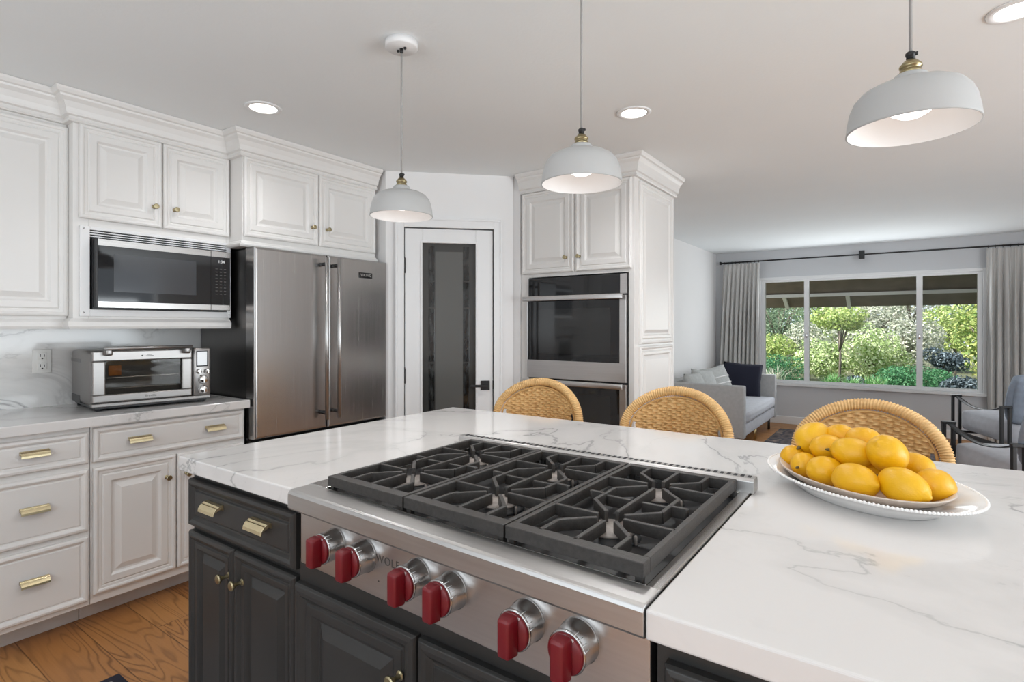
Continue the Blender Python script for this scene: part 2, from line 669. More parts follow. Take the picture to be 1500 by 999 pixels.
def text_mb(body, size, O, U, W, N, depth=0.0006, align='CENTER', spacing=1.0):
    cu = bpy.data.curves.new('lettering', 'FONT')
    cu.body = body
    cu.size = size
    cu.extrude = depth
    cu.align_x = align
    cu.align_y = 'CENTER'
    cu.space_character = spacing
    o = bpy.data.objects.new('lettering', cu)
    COL.objects.link(o)
    me = bpy.data.meshes.new_from_object(o.evaluated_get(bpy.context.evaluated_depsgraph_get()))
    bpy.data.objects.remove(o)
    O, U, W, N = V(O), V(U), V(W), V(N)
    mb = MB()
    mb.add([O + U * v.co.x + W * v.co.y + N * v.co.z for v in me.vertices], [tuple(p.vertices) for p in me.polygons])
    bpy.data.meshes.remove(me)
    return mb


X, Y, Z = V((1, 0, 0)), V((0, 1, 0)), V((0, 0, 1))

# ------------------------------------------------------------------ the room shell
XL, XR, YF, YB = -3.40, 3.80, -1.65, 8.15
WT = 0.12
struct(MB().box((XL - 0.2, YF - 0.2, -0.1), (XR + 0.2, YB + 0.13, 0)).build('floor', 'oak_planks'), 'wide plank oak floor of kitchen and living room', 'floor')
struct(MB().box((XL - 0.2, YF - 0.2, CEIL), (XR + 0.2, YB + 0.13, CEIL + 0.1)).build('ceiling', 'ceiling_paint'), 'white textured ceiling', 'ceiling')
struct(MB().box((XL - WT, YF - WT, 0), (XL, 3.84, CEIL)).build('wall_left', 'white_wall'), 'white wall behind the left cabinet run', 'wall')
w = MB()
w.box((XL, YF - WT, 0), (-2.4, YF, CEIL)).box((1.2, YF - WT, 0), (XR, YF, CEIL)).box((-2.4, YF - WT, 0), (1.2, YF, 0.95)).box((-2.4, YF - WT, 2.2), (1.2, YF, CEIL))  # unseen opening added for the fill behind the camera
struct(w.build('wall_front', 'white_wall'), 'white wall behind the camera with an opening added for daylight', 'wall')
w = MB()
w.box((XR, YF - WT, 0), (XR + WT, -0.10, CEIL)).box((XR, 3.90, 0), (XR + WT, YB + WT, CEIL))
w.box((XR, -0.10, 2.22), (XR + WT, 3.90, CEIL)).box((XR, -0.10, 0), (XR + WT, 3.90, 0.05))  # unseen opening added for the fill on the right
struct(w.build('wall_right', 'white_wall'), 'white wall on the right with an opening added for daylight', 'wall')
# window wall of the living room
WX0, WX1, WZ0, WZ1 = -1.60, 0.72, 0.545, 1.925
w = MB()
w.box((-2.32, YB, 0), (WX0, YB + WT, CEIL)).box((WX1, YB, 0), (XR, YB + WT, CEIL)).box((WX0, YB, 0), (WX1, YB + WT, WZ0)).box((WX0, YB, WZ1), (WX1, YB + WT, CEIL))
struct(w.build('wall_back', 'grey_wall'), 'pale grey living room wall around the picture window', 'wall')
struct(MB().box((-2.32, 3.84, 0), (-2.20, YB, CEIL)).build('wall_living', 'white_wall'), 'white living room wall beside the settee', 'wall')
struct(MB().box((XL, 3.84, 0), (-2.32, 3.96, CEIL)).build('wall_pantry_back', 'white_wall'), 'white wall at the back of the pantry', 'wall')
struct(MB().box((-1.6, YB - 0.015, 0), (XR, YB, 0.10)).build('baseboard_back', 'white_trim', bevel=0.004), 'white baseboard under the picture window', 'baseboard')

# diagonal pantry wall, built in its own frame: t along the wall, n out of it
AX, AY = -2.80, 2.50
DG = Matrix(((math.sqrt(.5), math.sqrt(.5), 0, AX), (math.sqrt(.5), -math.sqrt(.5), 0, AY), (0, 0, 1, 0), (0, 0, 0, 1)))   # local (t, n, z)
DT0, DT1, DZ, DL = 0.124, 0.716, 1.955, 0.856


def dbox(mb, a, b):
    t = MB().box(a, b)
    mb.add([DG @ V(p) for p in t.v], [tuple(reversed(f)) for f in t.f])
    return mb


w = MB()
dbox(w, (0, -0.10, 0), (DT0 - 0.01, 0, CEIL))
dbox(w, (DT1 + 0.01, -0.10, 0), (DL, 0, CEIL))
dbox(w, (DT0 - 0.01, -0.10, DZ + 0.01), (DT1 + 0.01, 0, CEIL))
w.box((XL, 2.50, 0), (AX, 2.56, CEIL))
w.box((-2.26, 3.125, 0), (-2.152, 3.84, CEIL))
struct(w.build('wall_pantry', 'white_wall'), 'white diagonal corner wall around the pantry door', 'wall')
cs = MB()
for a, b in (((DT0 - 0.062, 0, 0), (DT0 - 0.004, 0.018, DZ + 0.07)), ((DT1 + 0.004, 0, 0), (DT1 + 0.062, 0.018, DZ + 0.07)), ((DT0 - 0.004, 0, DZ + 0.006), (DT1 + 0.004, 0.018, DZ + 0.07))):
    dbox(cs, a, b)
for a, b in (((DT0 - 0.062, 0.018, 0), (DT0 - 0.046, 0.025, DZ + 0.07)), ((DT1 + 0.046, 0.018, 0), (DT1 + 0.062, 0.025, DZ + 0.07)), ((DT0 - 0.046, 0.018, DZ + 0.054), (DT1 + 0.046, 0.025, DZ + 0.07))):
    dbox(cs, a, b)
struct(cs.build('trim_1', 'white_trim', bevel=0.003), 'white casing around the pantry door', 'trim')

door = thing('door_1', tuple(DG @ V((DT0, 0, 0))), 'white pantry door with a tall dark frosted glass panel', 'door')
door['kind'] = 'structure'
G0, G1, GZ0, GZ1 = 0.240, 0.598, 0.28, 1.86
d = MB()
dbox(d, (DT0, -0.045, 0.01), (G0, -0.005, DZ)); dbox(d, (G1, -0.045, 0.01), (DT1, -0.005, DZ))
dbox(d, (G0, -0.045, 0.01), (G1, -0.005, GZ0)); dbox(d, (G0, -0.045, GZ1), (G1, -0.005, DZ))
d.build('slab', 'white_trim', door, bevel=0.003)
g = MB()
for a, b in ((G0 - .012, G0), (G1, G1 + .012)):
    dbox(g, (a, -0.005, GZ0 - .012), (b, 0.001, GZ1 + .012))
dbox(g, (G0, -0.005, GZ0 - .012), (G1, 0.001, GZ0)); dbox(g, (G0, -0.005, GZ1), (G1, 0.001, GZ1 + .012))
g.build('glass_bead', 'white_trim', door, bevel=0.002)
pane = dbox(MB(), (G0, -0.032, GZ0), (G1, -0.022, GZ1)).build('glass_panel', 'pantry_border', door)
dbox(MB(), (0.326, -0.022, GZ0 + .03), (0.512, -0.0205, GZ1 - .055)).build('frosted_field', 'pantry_frosted', pane)
for a in (0.281, 0.515):
    st = MB()
    for z0, z1 in ((0.35, 0.66), (0.67, 1.05), (1.06, 1.42), (1.43, 1.60), (1.61, 1.84)):
        dbox(st, (a, -0.022, z0), (a + 0.040, -0.019, z1))
    st.build('clear_strip', 'pantry_clear', pane, bevel=0.0015)
h = MB()
dbox(h, (0.632, -0.005, 0.865), (0.694, 0.004, 0.930))
dbox(h, (0.655, 0.004, 0.890), (0.672, 0.045, 0.905))
dbox(h, (0.560, 0.034, 0.889), (0.672, 0.047, 0.906))
h.build('lever_handle', 'black_metal', door, bevel=0.002)
dbox(MB(), (DT1 - 0.002, -0.006, 0.87), (DT1 + 0.004, 0.002, 0.93)).build('latch_plate', 'black_metal', door)
for z in (0.97, 1.705, 0.20):
    hm = MB()
    q = DG @ V((DT0 - 0.002, 0.003, z))
    hm.lathe([(0.007, -0.05), (0.007, 0.05)], q, Z, 10)
    hm.lathe([(0.004, 0.05), (0.005, 0.056), (0.0, 0.06)], q, Z, 10)
    hm.build('hinge', 'black_metal', door)

# ------------------------------------------------------------------ mouldings and cabinet parts
P_DOOR = [(0, 0), (0, .013), (.003, .018), (.010, .020), (.016, .018), (.019, .0135), (.029, .0135), (.031, .011), (.034, .011),
          (.038, .0155), (.064, .0155), (.067, .012), (.073, .006), (.080, .005), (.083, .006), (.104, .0145), (.106, .0145)]
P_DRAWER = [(0, 0), (0, .013), (.004, .018), (.013, .020), (.020, .016), (.024, .010), (.029, .0095), (.032, .013), (.034, .013)]
P_SLIM = [(0, 0), (0, .012), (.003, .017), (.009, .019), (.015, .017), (.018, .0125), (.028, .0125), (.031, .010), (.034, .011), (.037, .0145),
          (.052, .0145), (.055, .011), (.060, .005), (.066, .0045), (.069, .0055), (.088, .0135), (.090, .0135)]
KNOB = [(0.0095, 0), (0.0095, .002), (.0055, .004), (.0045, .012), (.0050, .018), (.0095, .024), (.0125, .027), (.0130, .031), (.0105, .0335), (0, .0345)]
PULL = [(0, .0125), (.004, .0135), (.009, .0115), (.012, .0120), (.017, .0075), (.020, .0075), (.025, .001), (.028, -.004), (.0295, -.0125),
        (.0265, -.0125), (.0245, -.005), (.019, .001), (.011, .0065), (.004, .0085), (0, .008)]


def knob(parent, P, N, mat='knob_brass'):
    return MB().lathe(KNOB, P, N, 12, smooth=False).build('knob', mat, parent)


def pull(parent, P, U, N, w=0.092, mat='brass'):
    U = V(U)
    mb = MB().extrude(PULL, V(P) - U * (w / 2), N, Z, U, w)
    for s in (-1, 1):
        mb.extrude([(0, .0125), (.028, -.003), (.028, -.006), (.008, .002), (0, -.002)], V(P) + U * (s * (w / 2) - (.0025 if s > 0 else 0)), N, Z, U, .0025)
    return mb.build('pull', mat, parent, bevel=0.0006, seg=1)


WC = 'white_cabinet'


def door_part(parent, name, O, U, N, w, h, prof, mat=WC):
    return MB().panel(O, U, Z, N, w, h, prof).build(name, mat, parent, bevel=0.0012, seg=2)


def yx(x):
    return dict(U=Y, N=X)


# ---- base drawers and cupboards on the left wall (fronts face +X)
FX = -2.852          # face frame plane of the left base units


def base_unit(name, y0, y1, label, loc_y):
    t = thing(name, (-3.1, loc_y, 0), label, 'cabinet', None)
    MB().box((-3.398, y0, 0.105), (FX, y1, 0.873)).build('body', WC, t, bevel=0.0015)
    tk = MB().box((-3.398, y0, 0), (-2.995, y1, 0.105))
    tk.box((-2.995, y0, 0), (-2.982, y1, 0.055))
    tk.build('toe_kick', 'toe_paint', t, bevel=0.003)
    return t


t = base_unit('drawer_cabinet', 0.505, 0.886, 'white base cabinet with three stacked drawers, brass pulls', 0.695)
for z0, z1, zp in ((0.716, 0.849, 0.792), (0.428, 0.690, 0.568), (0.128, 0.405, 0.281)):
    dr = door_part(t, 'drawer', (FX, 0.517, z0), Y, X, 0.361, z1 - z0, P_DRAWER)
    pull(dr, (FX + 0.013, 0.6975, zp), Y, X)
t = base_unit('base_cabinet', 0.888, 1.568, 'white base cabinet under the toaster oven, wide drawer over two doors', 1.23)
dr = door_part(t, 'drawer', (FX, 0.895, 0.714), Y, X, 0.665, 0.148, P_DRAWER)
for y in (1.070, 1.406):
    pull(dr, (FX + 0.013, y, 0.790), Y, X)
dd = door_part(t, 'door', (FX, 0.895, 0.145), Y, X, 0.330, 0.545, P_DOOR)
knob(dd, (FX + 0.0155, 1.183, 0.590), X)
dd = door_part(t, 'door', (FX, 1.231, 0.145), Y, X, 0.329, 0.545, P_DOOR)
knob(dd, (FX + 0.0155, 1.272, 0.590), X)
t = base_unit('base_cabinet', -0.75, 0.503, 'white base cabinet at the left frame edge beside the three drawers', -0.12)
for y0, y1 in ((-0.74, -0.13), (-0.12, 0.49)):
    dr = door_part(t, 'drawer', (FX, y0, 0.714), Y, X, y1 - y0, 0.148, P_DRAWER)
    pull(dr, (FX + 0.013, (y0 + y1) / 2, 0.790), Y, X)
    dd = door_part(t, 'door', (FX, y0, 0.145), Y, X, y1 - y0, 0.545, P_DOOR)
    knob(dd, (FX + 0.0155, y1 - 0.045, 0.590), X)

tag(MB().box((-3.398, -0.78, 0.873), (-2.80, 1.572, 0.915)).build('worktop', 'marble_counter', bevel=0.004), 'white veined stone worktop along the left wall under the microwave', 'worktop')
tag(MB().box((-3.398, -0.78, 0.915), (-3.378, 1.60, 1.289)).build('backsplash', 'marble_splash'), 'white marble backsplash slab with grey veins behind the toaster oven', 'backsplash')

# outlet
t = thing('wall_outlet', (-3.378, 0.86, 1.134), 'white double power outlet on the marble backsplash', 'outlet')
pl = MB().rbox((-3.378, 0.822, 1.076), (-3.372, 0.894, 1.190), 0.003).build('cover_plate', 'white_plastic', t)
for z in (1.108, 1.156):
    r = MB().rbox((-3.372, 0.840, z - 0.018), (-3.369, 0.876, z + 0.018), 0.006).build('receptacle', 'white_plastic', t)
    MB().box((-3.369, 0.849, z - 0.002), (-3.3685, 0.852, z + 0.011)).box((-3.369, 0.864, z - 0.002), (-3.3685, 0.867, z + 0.009)).lathe([(0.0035, 0), (0.0035, .0006)], (-3.369, 0.858, z - 0.010), X, 10).build('slots', 'black_plastic', r)

# ---- wall cabinets
t = thing('wall_cabinet', (-3.2, 0.4, 1.289), 'tall white wall cabinet at the left frame edge, beside the microwave', 'cabinet')
MB().box((-3.398, -0.10, 1.33), (-3.07, 0.868, CEIL - 0.002)).build('body', WC, t, bevel=0.0015)
for y0, y1 in ((-0.09, 0.383), (0.395, 0.872)):
    dd = door_part(t, 'door', (-3.07, y0, 1.345), Y, X, y1 - y0 - 0.002, 0.845, P_DOOR)
MB().sweep([(-.05, 1.289), (.012, 1.289), (.016, 1.300), (.016, 1.318), (.010, 1.324), (.006, 1.33), (-.05, 1.33)], [(-3.07, -0.10), (-3.07, 0.868)]).build('light_rail', WC, t)
t = thing('microwave_cabinet', (-3.2, 1.22, 1.289), 'white wall cabinet framing the built-in microwave, two doors above it', 'cabinet')
c = MB()
c.box((-3.398, 0.870, 1.33), (-3.0, 0.927, CEIL - 0.002)).box((-3.398, 1.547, 1.33), (-3.0, 1.5655, CEIL - 0.002))
c.box((-3.398, 0.927, 1.70), (-3.0, 1.547, CEIL - 0.002)).box((-3.398, 0.927, 1.33), (-3.0, 1.547, 1.378)).box((-3.398, 0.927, 1.378), (-3.38, 1.547, 1.70))
c.build('body', WC, t, bevel=0.0015)
dd = door_part(t, 'door', (-3.0, 0.890, 1.783), Y, X, 0.334, 0.421, P_DOOR)
knob(dd, (-2.985, 1.188, 1.882), X)
dd = door_part(t, 'door', (-3.0, 1.231, 1.783), Y, X, 0.328, 0.421, P_DOOR)
knob(dd, (-2.985, 1.281, 1.882), X)
MB().sweep([(-.05, 1.289), (.018, 1.289), (.022, 1.300), (.022, 1.320), (.014, 1.328), (.006, 1.335), (-.05, 1.335)], [(-3.398, 0.870), (-3.0, 0.870), (-3.0, 1.565)]).build('light_rail', WC, t)
tk = MB()
tk.box((-3.0, 0.892, 1.345), (-2.986, 0.929, 1.750)).box((-3.0, 1.546, 1.345), (-2.986, 1.566, 1.750)).box((-3.0, 0.929, 1.735), (-2.986, 1.546, 1.750)).box((-3.0, 0.929, 1.345), (-2.986, 1.546, 1.377))
for k in range(3):
    tk.box((-2.999, 0.929, 1.7035 + k * 0.0105), (-2.987, 1.546, 1.7085 + k * 0.0105))
kit = tk.build('trim_frame', 'white_trim', t, bevel=0.002)
MB().box((-2.9995, 0.929, 1.7005), (-2.9985, 1.546, 1.735)).build('vent_shade', 'dark_gap', kit)  # dark sheet stands in for the shade behind the slats
for y, z in ((0.905, 1.739), (0.905, 1.362), (1.556, 1.362), (1.556, 1.739)):
    MB().lathe([(0.004, 0), (0.0035, .0015), (0, .002)], (-2.986, y, z), X, 10).build('screw', 'chrome', kit)

t = thing('fridge_cabinet', (-3.1, 2.0, 1.73), 'white two-door wall cabinet over the stainless fridge', 'cabinet')
MB().box((-3.398, 1.566, 1.748), (-2.87, 2.47, CEIL - 0.002)).build('body', WC, t, bevel=0.0015)
dd = door_part(t, 'door', (-2.87, 1.570, 1.780), Y, X, 0.455, 0.425, P_DOOR)
knob(dd, (-2.8545, 1.980, 1.884), X)
dd = door_part(t, 'door', (-2.87, 2.032, 1.780), Y, X, 0.430, 0.425, P_DOOR)
knob(dd, (-2.8545, 2.083, 1.884), X)
MB().sweep([(-.04, 1.722), (.022, 1.722), (.028, 1.730), (.028, 1.738), (.016, 1.744), (.012, 1.752), (.004, 1.757), (-.04, 1.757)], [(-2.984, 1.566), (-2.87, 1.566), (-2.87, 2.47)]).build('light_rail', WC, t)

CROWN = [(0.0, 2.203), (.020, 2.203), (.024, 2.209), (.020, 2.216), (.018, 2.226), (.030, 2.231), (.033, 2.240), (.036, 2.256), (.046, 2.280), (.060, 2.294), (.062, 2.302), (.072, 2.306), (.079, 2.318), (.080, 2.3285), (0.0, 2.3285)]
struct(MB().sweep(CROWN, [(-3.07, -0.6), (-3.07, 0.870), (-3.0, 0.870), (-3.0, 1.566), (-2.87, 1.566), (-2.87, 2.47)]).build('trim_2', WC), 'white stepped crown moulding over the left wall cabinets', 'trim')

# ---- oven cabinet
t = thing('oven_cabinet', (-1.74, 3.48, 0), 'tall white oven cabinet with two upper doors and panelled side', 'cabinet')
OY = 3.14
c = MB()
c.box((-2.150, OY, 0.10), (-2.088, 3.84, CEIL - 0.002)).box((-1.363, OY, 0.10), (-1.325, 3.84, CEIL - 0.002))
c.box((-2.088, OY, 1.630), (-1.363, 3.84, CEIL - 0.002)).box((-2.088, OY, 0.10), (-1.363, 3.84, 0.40)).box((-2.088, 3.80, 0.40), (-1.363, 3.84, 1.63))
c.build('body', WC, t, bevel=0.0015)
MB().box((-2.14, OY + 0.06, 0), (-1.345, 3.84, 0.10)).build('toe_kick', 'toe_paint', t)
dd = door_part(t, 'door', (-2.135, OY, 1.652), X, -Y, 0.402, 0.550, P_DOOR)
knob(dd, (-1.787, OY - 0.0155, 1.746), -Y)
dd = door_part(t, 'door', (-1.718, OY, 1.652), X, -Y, 0.378, 0.550, P_DOOR)
knob(dd, (-1.690, OY - 0.0155, 1.746), -Y)
door_part(t, 'drawer', (-2.135, OY, 0.12), X, -Y, 0.795, 0.26, P_DRAWER)
door_part(t, 'side_panel', (-1.325, 3.20, 1.190), Y, X, 0.575, 1.000, P_SLIM)
door_part(t, 'side_panel', (-1.325, 3.20, 0.13), Y, X, 0.575, 1.045, P_SLIM)
MB().sweep(CROWN, [(-2.150, OY), (-1.325, OY), (-1.325, 3.84)]).build('crown', WC, t)

# ---- double oven
t = thing('double_oven', (-1.725, 3.45, 0.41), 'stainless double wall oven with black glass doors', 'oven')
OX0, OX1 = -2.083, -1.368
MB().box((OX0, OY + 0.001, 0.41), (OX1, 3.78, 1.622)).build('body', 'black_plastic', t)
pn = MB().box((OX0 + 0.004, OY - 0.018, 1.500), (OX1 - 0.042, OY, 1.620)).build('control_panel', 'black_gloss', t, bevel=0.002)
MB().box((OX1 - 0.042, OY - 0.018, 1.500), (OX1, OY, 1.620)).build('end_cap', 'steel_warm', t)
MB().box((OX0, OY - 0.018, 1.500), (OX0 + 0.004, OY, 1.620)).build('end_cap', 'steel_warm', t)
for z0, z1 in ((0.958, 1.490), (0.415, 0.945)):
    dr = MB().box((OX0, OY - 0.030, z0), (OX1, OY, z0 + 0.118)).box((OX1 - 0.042, OY - 0.030, z0 + 0.118), (OX1, OY, z1)).box((OX0, OY - 0.030, z0 + 0.118), (OX0 + 0.006, OY, z1)).box((OX0 + .006, OY - 0.030, z1 - 0.02), (OX1 - .042, OY, z1)).build('door', 'steel_warm', t, bevel=0.002)
    MB().box((OX0 + 0.006, OY - 0.029, z0 + 0.118), (OX1 - 0.042, OY - 0.002, z1 - 0.02)).build('door_glass', 'black_gloss', dr)
    MB().box((OX0 + 0.090, OY - 0.0298, z0 + 0.165), (OX1 - 0.100, OY - 0.029, z1 - 0.075)).build('inner_window', 'oven_window', dr)
    hd = MB().rbox((OX0 - 0.004, OY - 0.085, z1 - 0.024), (OX1 - 0.004, OY - 0.062, z1 + 0.008), 0.004)
    for x in (OX0 + 0.03, OX1 - 0.06):
        hd.box((x, OY - 0.066, z1 - 0.018), (x + 0.03, OY - 0.030, z1))
    hd.build('handle', 'steel_warm', dr)

# ---- microwave
t = thing('microwave', (-3.15, 1.236, 1.379), 'built-in stainless and black glass microwave above the toaster oven', 'microwave')
MB().box((-3.36, 0.935, 1.380), (-2.975, 1.541, 1.698)).build('body', 'black_plastic', t)
dr = MB().box((-2.975, 0.938, 1.384), (-2.945, 1.438, 1.694)).build('door', 'black_plastic', t, bevel=0.002)
MB().box((-2.945, 0.945, 1.412), (-2.9425, 1.438, 1.664)).build('door_glass', 'black_gloss', dr)
MB().box((-2.9425, 1.006, 1.458), (-2.942, 1.366, 1.630)).build('inner_window', 'micro_window', dr)
MB().box((-2.945, 0.945, 1.386), (-2.942, 1.438, 1.412)).build('lower_strip', 'steel_along_y', dr)
MB().box((-2.945, 0.945, 1.664), (-2.942, 1.438, 1.693)).build('upper_strip', 'steel_along_y', dr)
cp = MB().box((-2.975, 1.441, 1.384), (-2.945, 1.541, 1.694)).build('control_panel', 'black_gloss', t, bevel=0.001)
MB().box((-2.945, 1.441, 1.386), (-2.942, 1.541, 1.412)).build('lower_strip', 'steel_along_y', cp)
MB().box((-2.945, 1.441, 1.664), (-2.942, 1.541, 1.693)).build('upper_strip', 'steel_along_y', cp)
text_mb('1:34', 0.020, (-2.9446, 1.494, 1.640), Y, Z, X, 0.0003).build('clock_digits', 'white_print', cp)
kp = MB()
for r in range(9):
    for k in range(3):
        kp.box((-2.945, 1.464 + k * 0.022, 1.468 + r * 0.0165), (-2.9447, 1.475 + k * 0.022, 1.4715 + r * 0.0165))
kp.build('keypad', 'grey_print', cp)

# ---- fridge
t = thing('refrigerator', (-3.1, 2.04, 0), 'stainless french-door refrigerator between the worktop and pantry door', 'refrigerator')
MB().box((-3.37, 1.592, 0.03), (-2.875, 2.484, 1.715)).build('body', 'steel_side', t, bevel=0.004)
MB().box((-2.875, 1.60, 0.06), (-2.862, 2.476, 1.705)).build('door_gasket', 'dark_gap', t)


def fr_door(name, y0, y1, z0, z1):
    bm = bmesh.new()
    bmesh.ops.create_cube(bm, size=1.0)
    for v in bm.verts:
        v.co = V((-2.820 + v.co.x * 0.084, (y0 + y1) / 2 + v.co.y * (y1 - y0), (z0 + z1) / 2 + v.co.z * (z1 - z0)))
    es = [e for e in bm.edges if all(v.co.x > -2.82 for v in e.verts)]
    bmesh.ops.bevel(bm, geom=es, offset=0.014, segments=5, profile=0.5, affect='EDGES')
    mb = MB()
    mb.frombm(bm, False)
    return mb.build(name, 'steel_vertical', t)


def fr_handle(parent, pts, ends):
    mb = MB()
    mb.tube(pts, 0.0115, 14)
    hd = mb.build('handle', 'steel_along_x', parent)
    for e in ends:
        MB().lathe([(0.011, 0), (0.011, 0.048)], e, X, 12).build('standoff', 'black_metal', hd)


dl = fr_door('door', 1.582, 2.029, 0.703, 1.720)
dr2 = fr_door('door', 2.035, 2.492, 0.703, 1.720)
dw = fr_door('freezer_drawer', 1.582, 2.492, 0.06, 0.690)
for dpt, y in ((dl, 1.988), (dr2, 2.074)):
    fr_handle(dpt, [(-2.722, y, 0.762), (-2.722, y, 1.698)], [(-2.779, y, 0.80), (-2.779, y, 1.660)])
fr_handle(dw, [(-2.722, 1.66, 0.63), (-2.722, 2.41, 0.63)], [(-2.779, 1.70, 0.63), (-2.779, 2.37, 0.63)])
bd = MB().rbox((-2.778, 2.262, 1.604), (-2.774, 2.366, 1.638), 0.003).build('badge', 'black_gloss', dr2)
text_mb('VIKING', 0.024, (-2.7736, 2.314, 1.621), Y, Z, X, 0.0004, spacing=1.1).build('badge_lettering', 'chrome', bd)
for y in (1.64, 2.43):
    MB().box((-2.90, y - 0.03, 1.7155), (-2.80, y + 0.03, 1.7212)).build('hinge_cover', 'steel_side', t)
MB().box((-3.30, 1.62, 0), (-2.90, 2.46, 0.03)).build('base_grille', 'black_plastic', t)

# ------------------------------------------------------------------ toaster oven (built facing +X at the origin, then turned)
t = thing('toaster_oven', (0, 0, 0), 'stainless countertop toaster oven under the microwave', 'toaster oven')
W2 = 0.247
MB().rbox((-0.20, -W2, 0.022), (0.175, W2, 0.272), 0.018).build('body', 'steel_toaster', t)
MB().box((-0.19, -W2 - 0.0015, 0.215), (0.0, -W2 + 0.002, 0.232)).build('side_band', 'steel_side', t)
fr = MB()
z0, z1, y0, y1 = 0.040, 0.272, -W2, 0.160
fr.box((0.176, y0, z0), (0.203, y1, 0.074)).box((0.176, y0, 0.226), (0.203, y1, z1)).box((0.176, y0, 0.074), (0.203, y0 + 0.050, 0.226)).box((0.176, y1 - 0.046, 0.074), (0.203, y1, 0.226))
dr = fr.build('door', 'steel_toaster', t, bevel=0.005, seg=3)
MB().box((0.186, y0 + 0.046, 0.070), (0.190, y1 - 0.042, 0.230)).build('door_glass', 'oven_door_glass', dr)
cv = MB()
cv.box((0.1755, y0 + 0.046, 0.070), (0.1765, y1 - 0.042, 0.230))
cv.build('cavity', 'burner_pan', t)
rk = MB()
for z in (0.100, 0.150):
    rk.tube([(0.180, y0 + 0.055, z), (0.180, y1 - 0.05, z + 0.002)], 0.0022, 6)
    for k in range(26):
        yy = y0 + 0.06 + k * 0.0115
        rk.box((0.178, yy, z - 0.002), (0.184, yy + 0.002, z + 0.0015))
rk.build('wire_rack', 'chrome', t)
MB().rbox((0.1775, y0 + 0.065, 0.158), (0.1835, y0 + 0.115, 0.205), 0.003).build('lamp_glow_patch', 'painted_glow', t)  # warm glow put in as a coloured patch, no emission
hd = MB().tube([(0.242, y0 + 0.035, 0.285), (0.242, y1 - 0.012, 0.285)], 0.0085, 12)
for y in (y0 + 0.055, y1 - 0.032):
    hd.rbox((0.200, y - 0.014, 0.252), (0.246, y + 0.014, 0.284), 0.008)
hd.build('handle', 'steel_toaster', dr)
text_mb('Breville', 0.016, (0.2033, -0.02, 0.057), Y, Z, X, 0.0003).build('lettering', 'grey_print', dr)
MB().lathe([(0.0035, 0), (0.003, .001)], (0.203, -0.055, 0.247), X, 10).box((0.203, -0.04, 0.244), (0.2034, -0.008, 0.247)).box((0.203, -0.036, 0.250), (0.2034, -0.014, 0.2515)).build('door_marks', 'black_plastic', dr)
cp = MB().rbox((0.172, 0.165, 0.034), (0.206, W2, 0.276), 0.010).build('control_panel', 'steel_toaster', t)
bz = MB().rbox((0.204, 0.177, 0.182), (0.2075, 0.232, 0.262), 0.004).build('screen_bezel', 'black_plastic', cp)
MB().box((0.2074, 0.182, 0.188), (0.2080, 0.227, 0.257)).build('screen', 'lcd', bz)
for y, z, r in ((0.188, 0.158, 0.0105), (0.226, 0.158, 0.0105), (0.208, 0.118, 0.0195), (0.208, 0.066, 0.0195)):
    kb = MB().lathe([(r * 1.15, 0), (r * 1.15, .002), (r, .003), (r * 0.97, .018), (r * 0.8, .020), (0, .0205)], (0.206, y, z), X, 24)
    kb.box((0.2255, y - 0.002, z - r * 0.8), (0.2285, y + 0.002, z + r * 0.8))
    kb.build('dial', 'chrome', cp)
MB().extrude([(-0.247, 0.020), (0.247, 0.020), (0.247, 0.036), (-0.247, 0.036)], (0.165, 0, 0), Y, Z, X, 0.032).build('crumb_tray', 'steel_toaster', t, bevel=0.003)
MB().box((-0.19, -0.235, 0.010), (0.185, 0.235, 0.022)).box((-0.19, -W2 - 0.001, 0.022), (-0.02, -W2 + 0.004, 0.060)).build('base', 'black_plastic', t, bevel=0.003)
for sx_ in (-0.16, 0.16):
    for sy_ in (-0.215, 0.215):
        MB().lathe([(0.016, 0), (0.018, 0.012)], (sx_, sy_, 0), Z, 14).build('foot', 'black_plastic', t)
cd = [(-0.205, -0.19, 0.035)]
for k in range(12):
    a = k / 11 * PI * 1.1
    cd.append((-0.205 + 0.05 * math.sin(a * 0.9), -0.19 - 0.15 * math.sin(a), 0.035 - 0.029 * min(1, k / 4)))
MB().tube(cd, 0.0045, 8).build('power_cord', 'black_plastic', t)
t.location = (-3.122, 1.190, 0.9152)
t.rotation_euler = (0, 0, math.radians(-5.8))

# ------------------------------------------------------------------ the island
IX0, RX0, RX1, IX1 = -1.760, -1.172, -0.288, 0.95
YL, YR, YBK, YCUT = 0.766, 0.718, 1.99, 1.396
tag(MB().prism([(IX0, YL), (RX0, YL), (RX0, YCUT), (RX1, YCUT), (RX1, YR), (IX1, YR), (IX1, YBK), (IX0, YBK)], 0.873, 0.915).build('island_worktop', 'marble_counter', bevel=0.004, seg=3), 'white veined stone island worktop around the gas rangetop', 'worktop')
DC = 'dark_cabinet'
P_DARK = [(0, 0), (0, .014), (.004, .020), (.014, .022), (.024, .020), (.032, .013), (.036, .0115), (.040, .0115), (.042, .015), (.062, .015), (.066, .010), (.072, .003), (.078, .002), (.082, .004), (.104, .014), (.107, .014)]
P_DARKS = [(0, 0), (0, .013), (.004, .019), (.012, .021), (.018, .019), (.024, .013), (.027, .0115), (.030, .0115), (.032, .015), (.046, .015), (.050, .010), (.055, .003), (.060, .002), (.063, .004), (.080, .014), (.082, .014)]
P_DARKD = [(0, 0), (0, .014), (.004, .020), (.012, .022), (.020, .018), (.026, .011), (.032, .010), (.035, .0145), (.038, .015)]
FYL, FYR = 0.800, 0.752


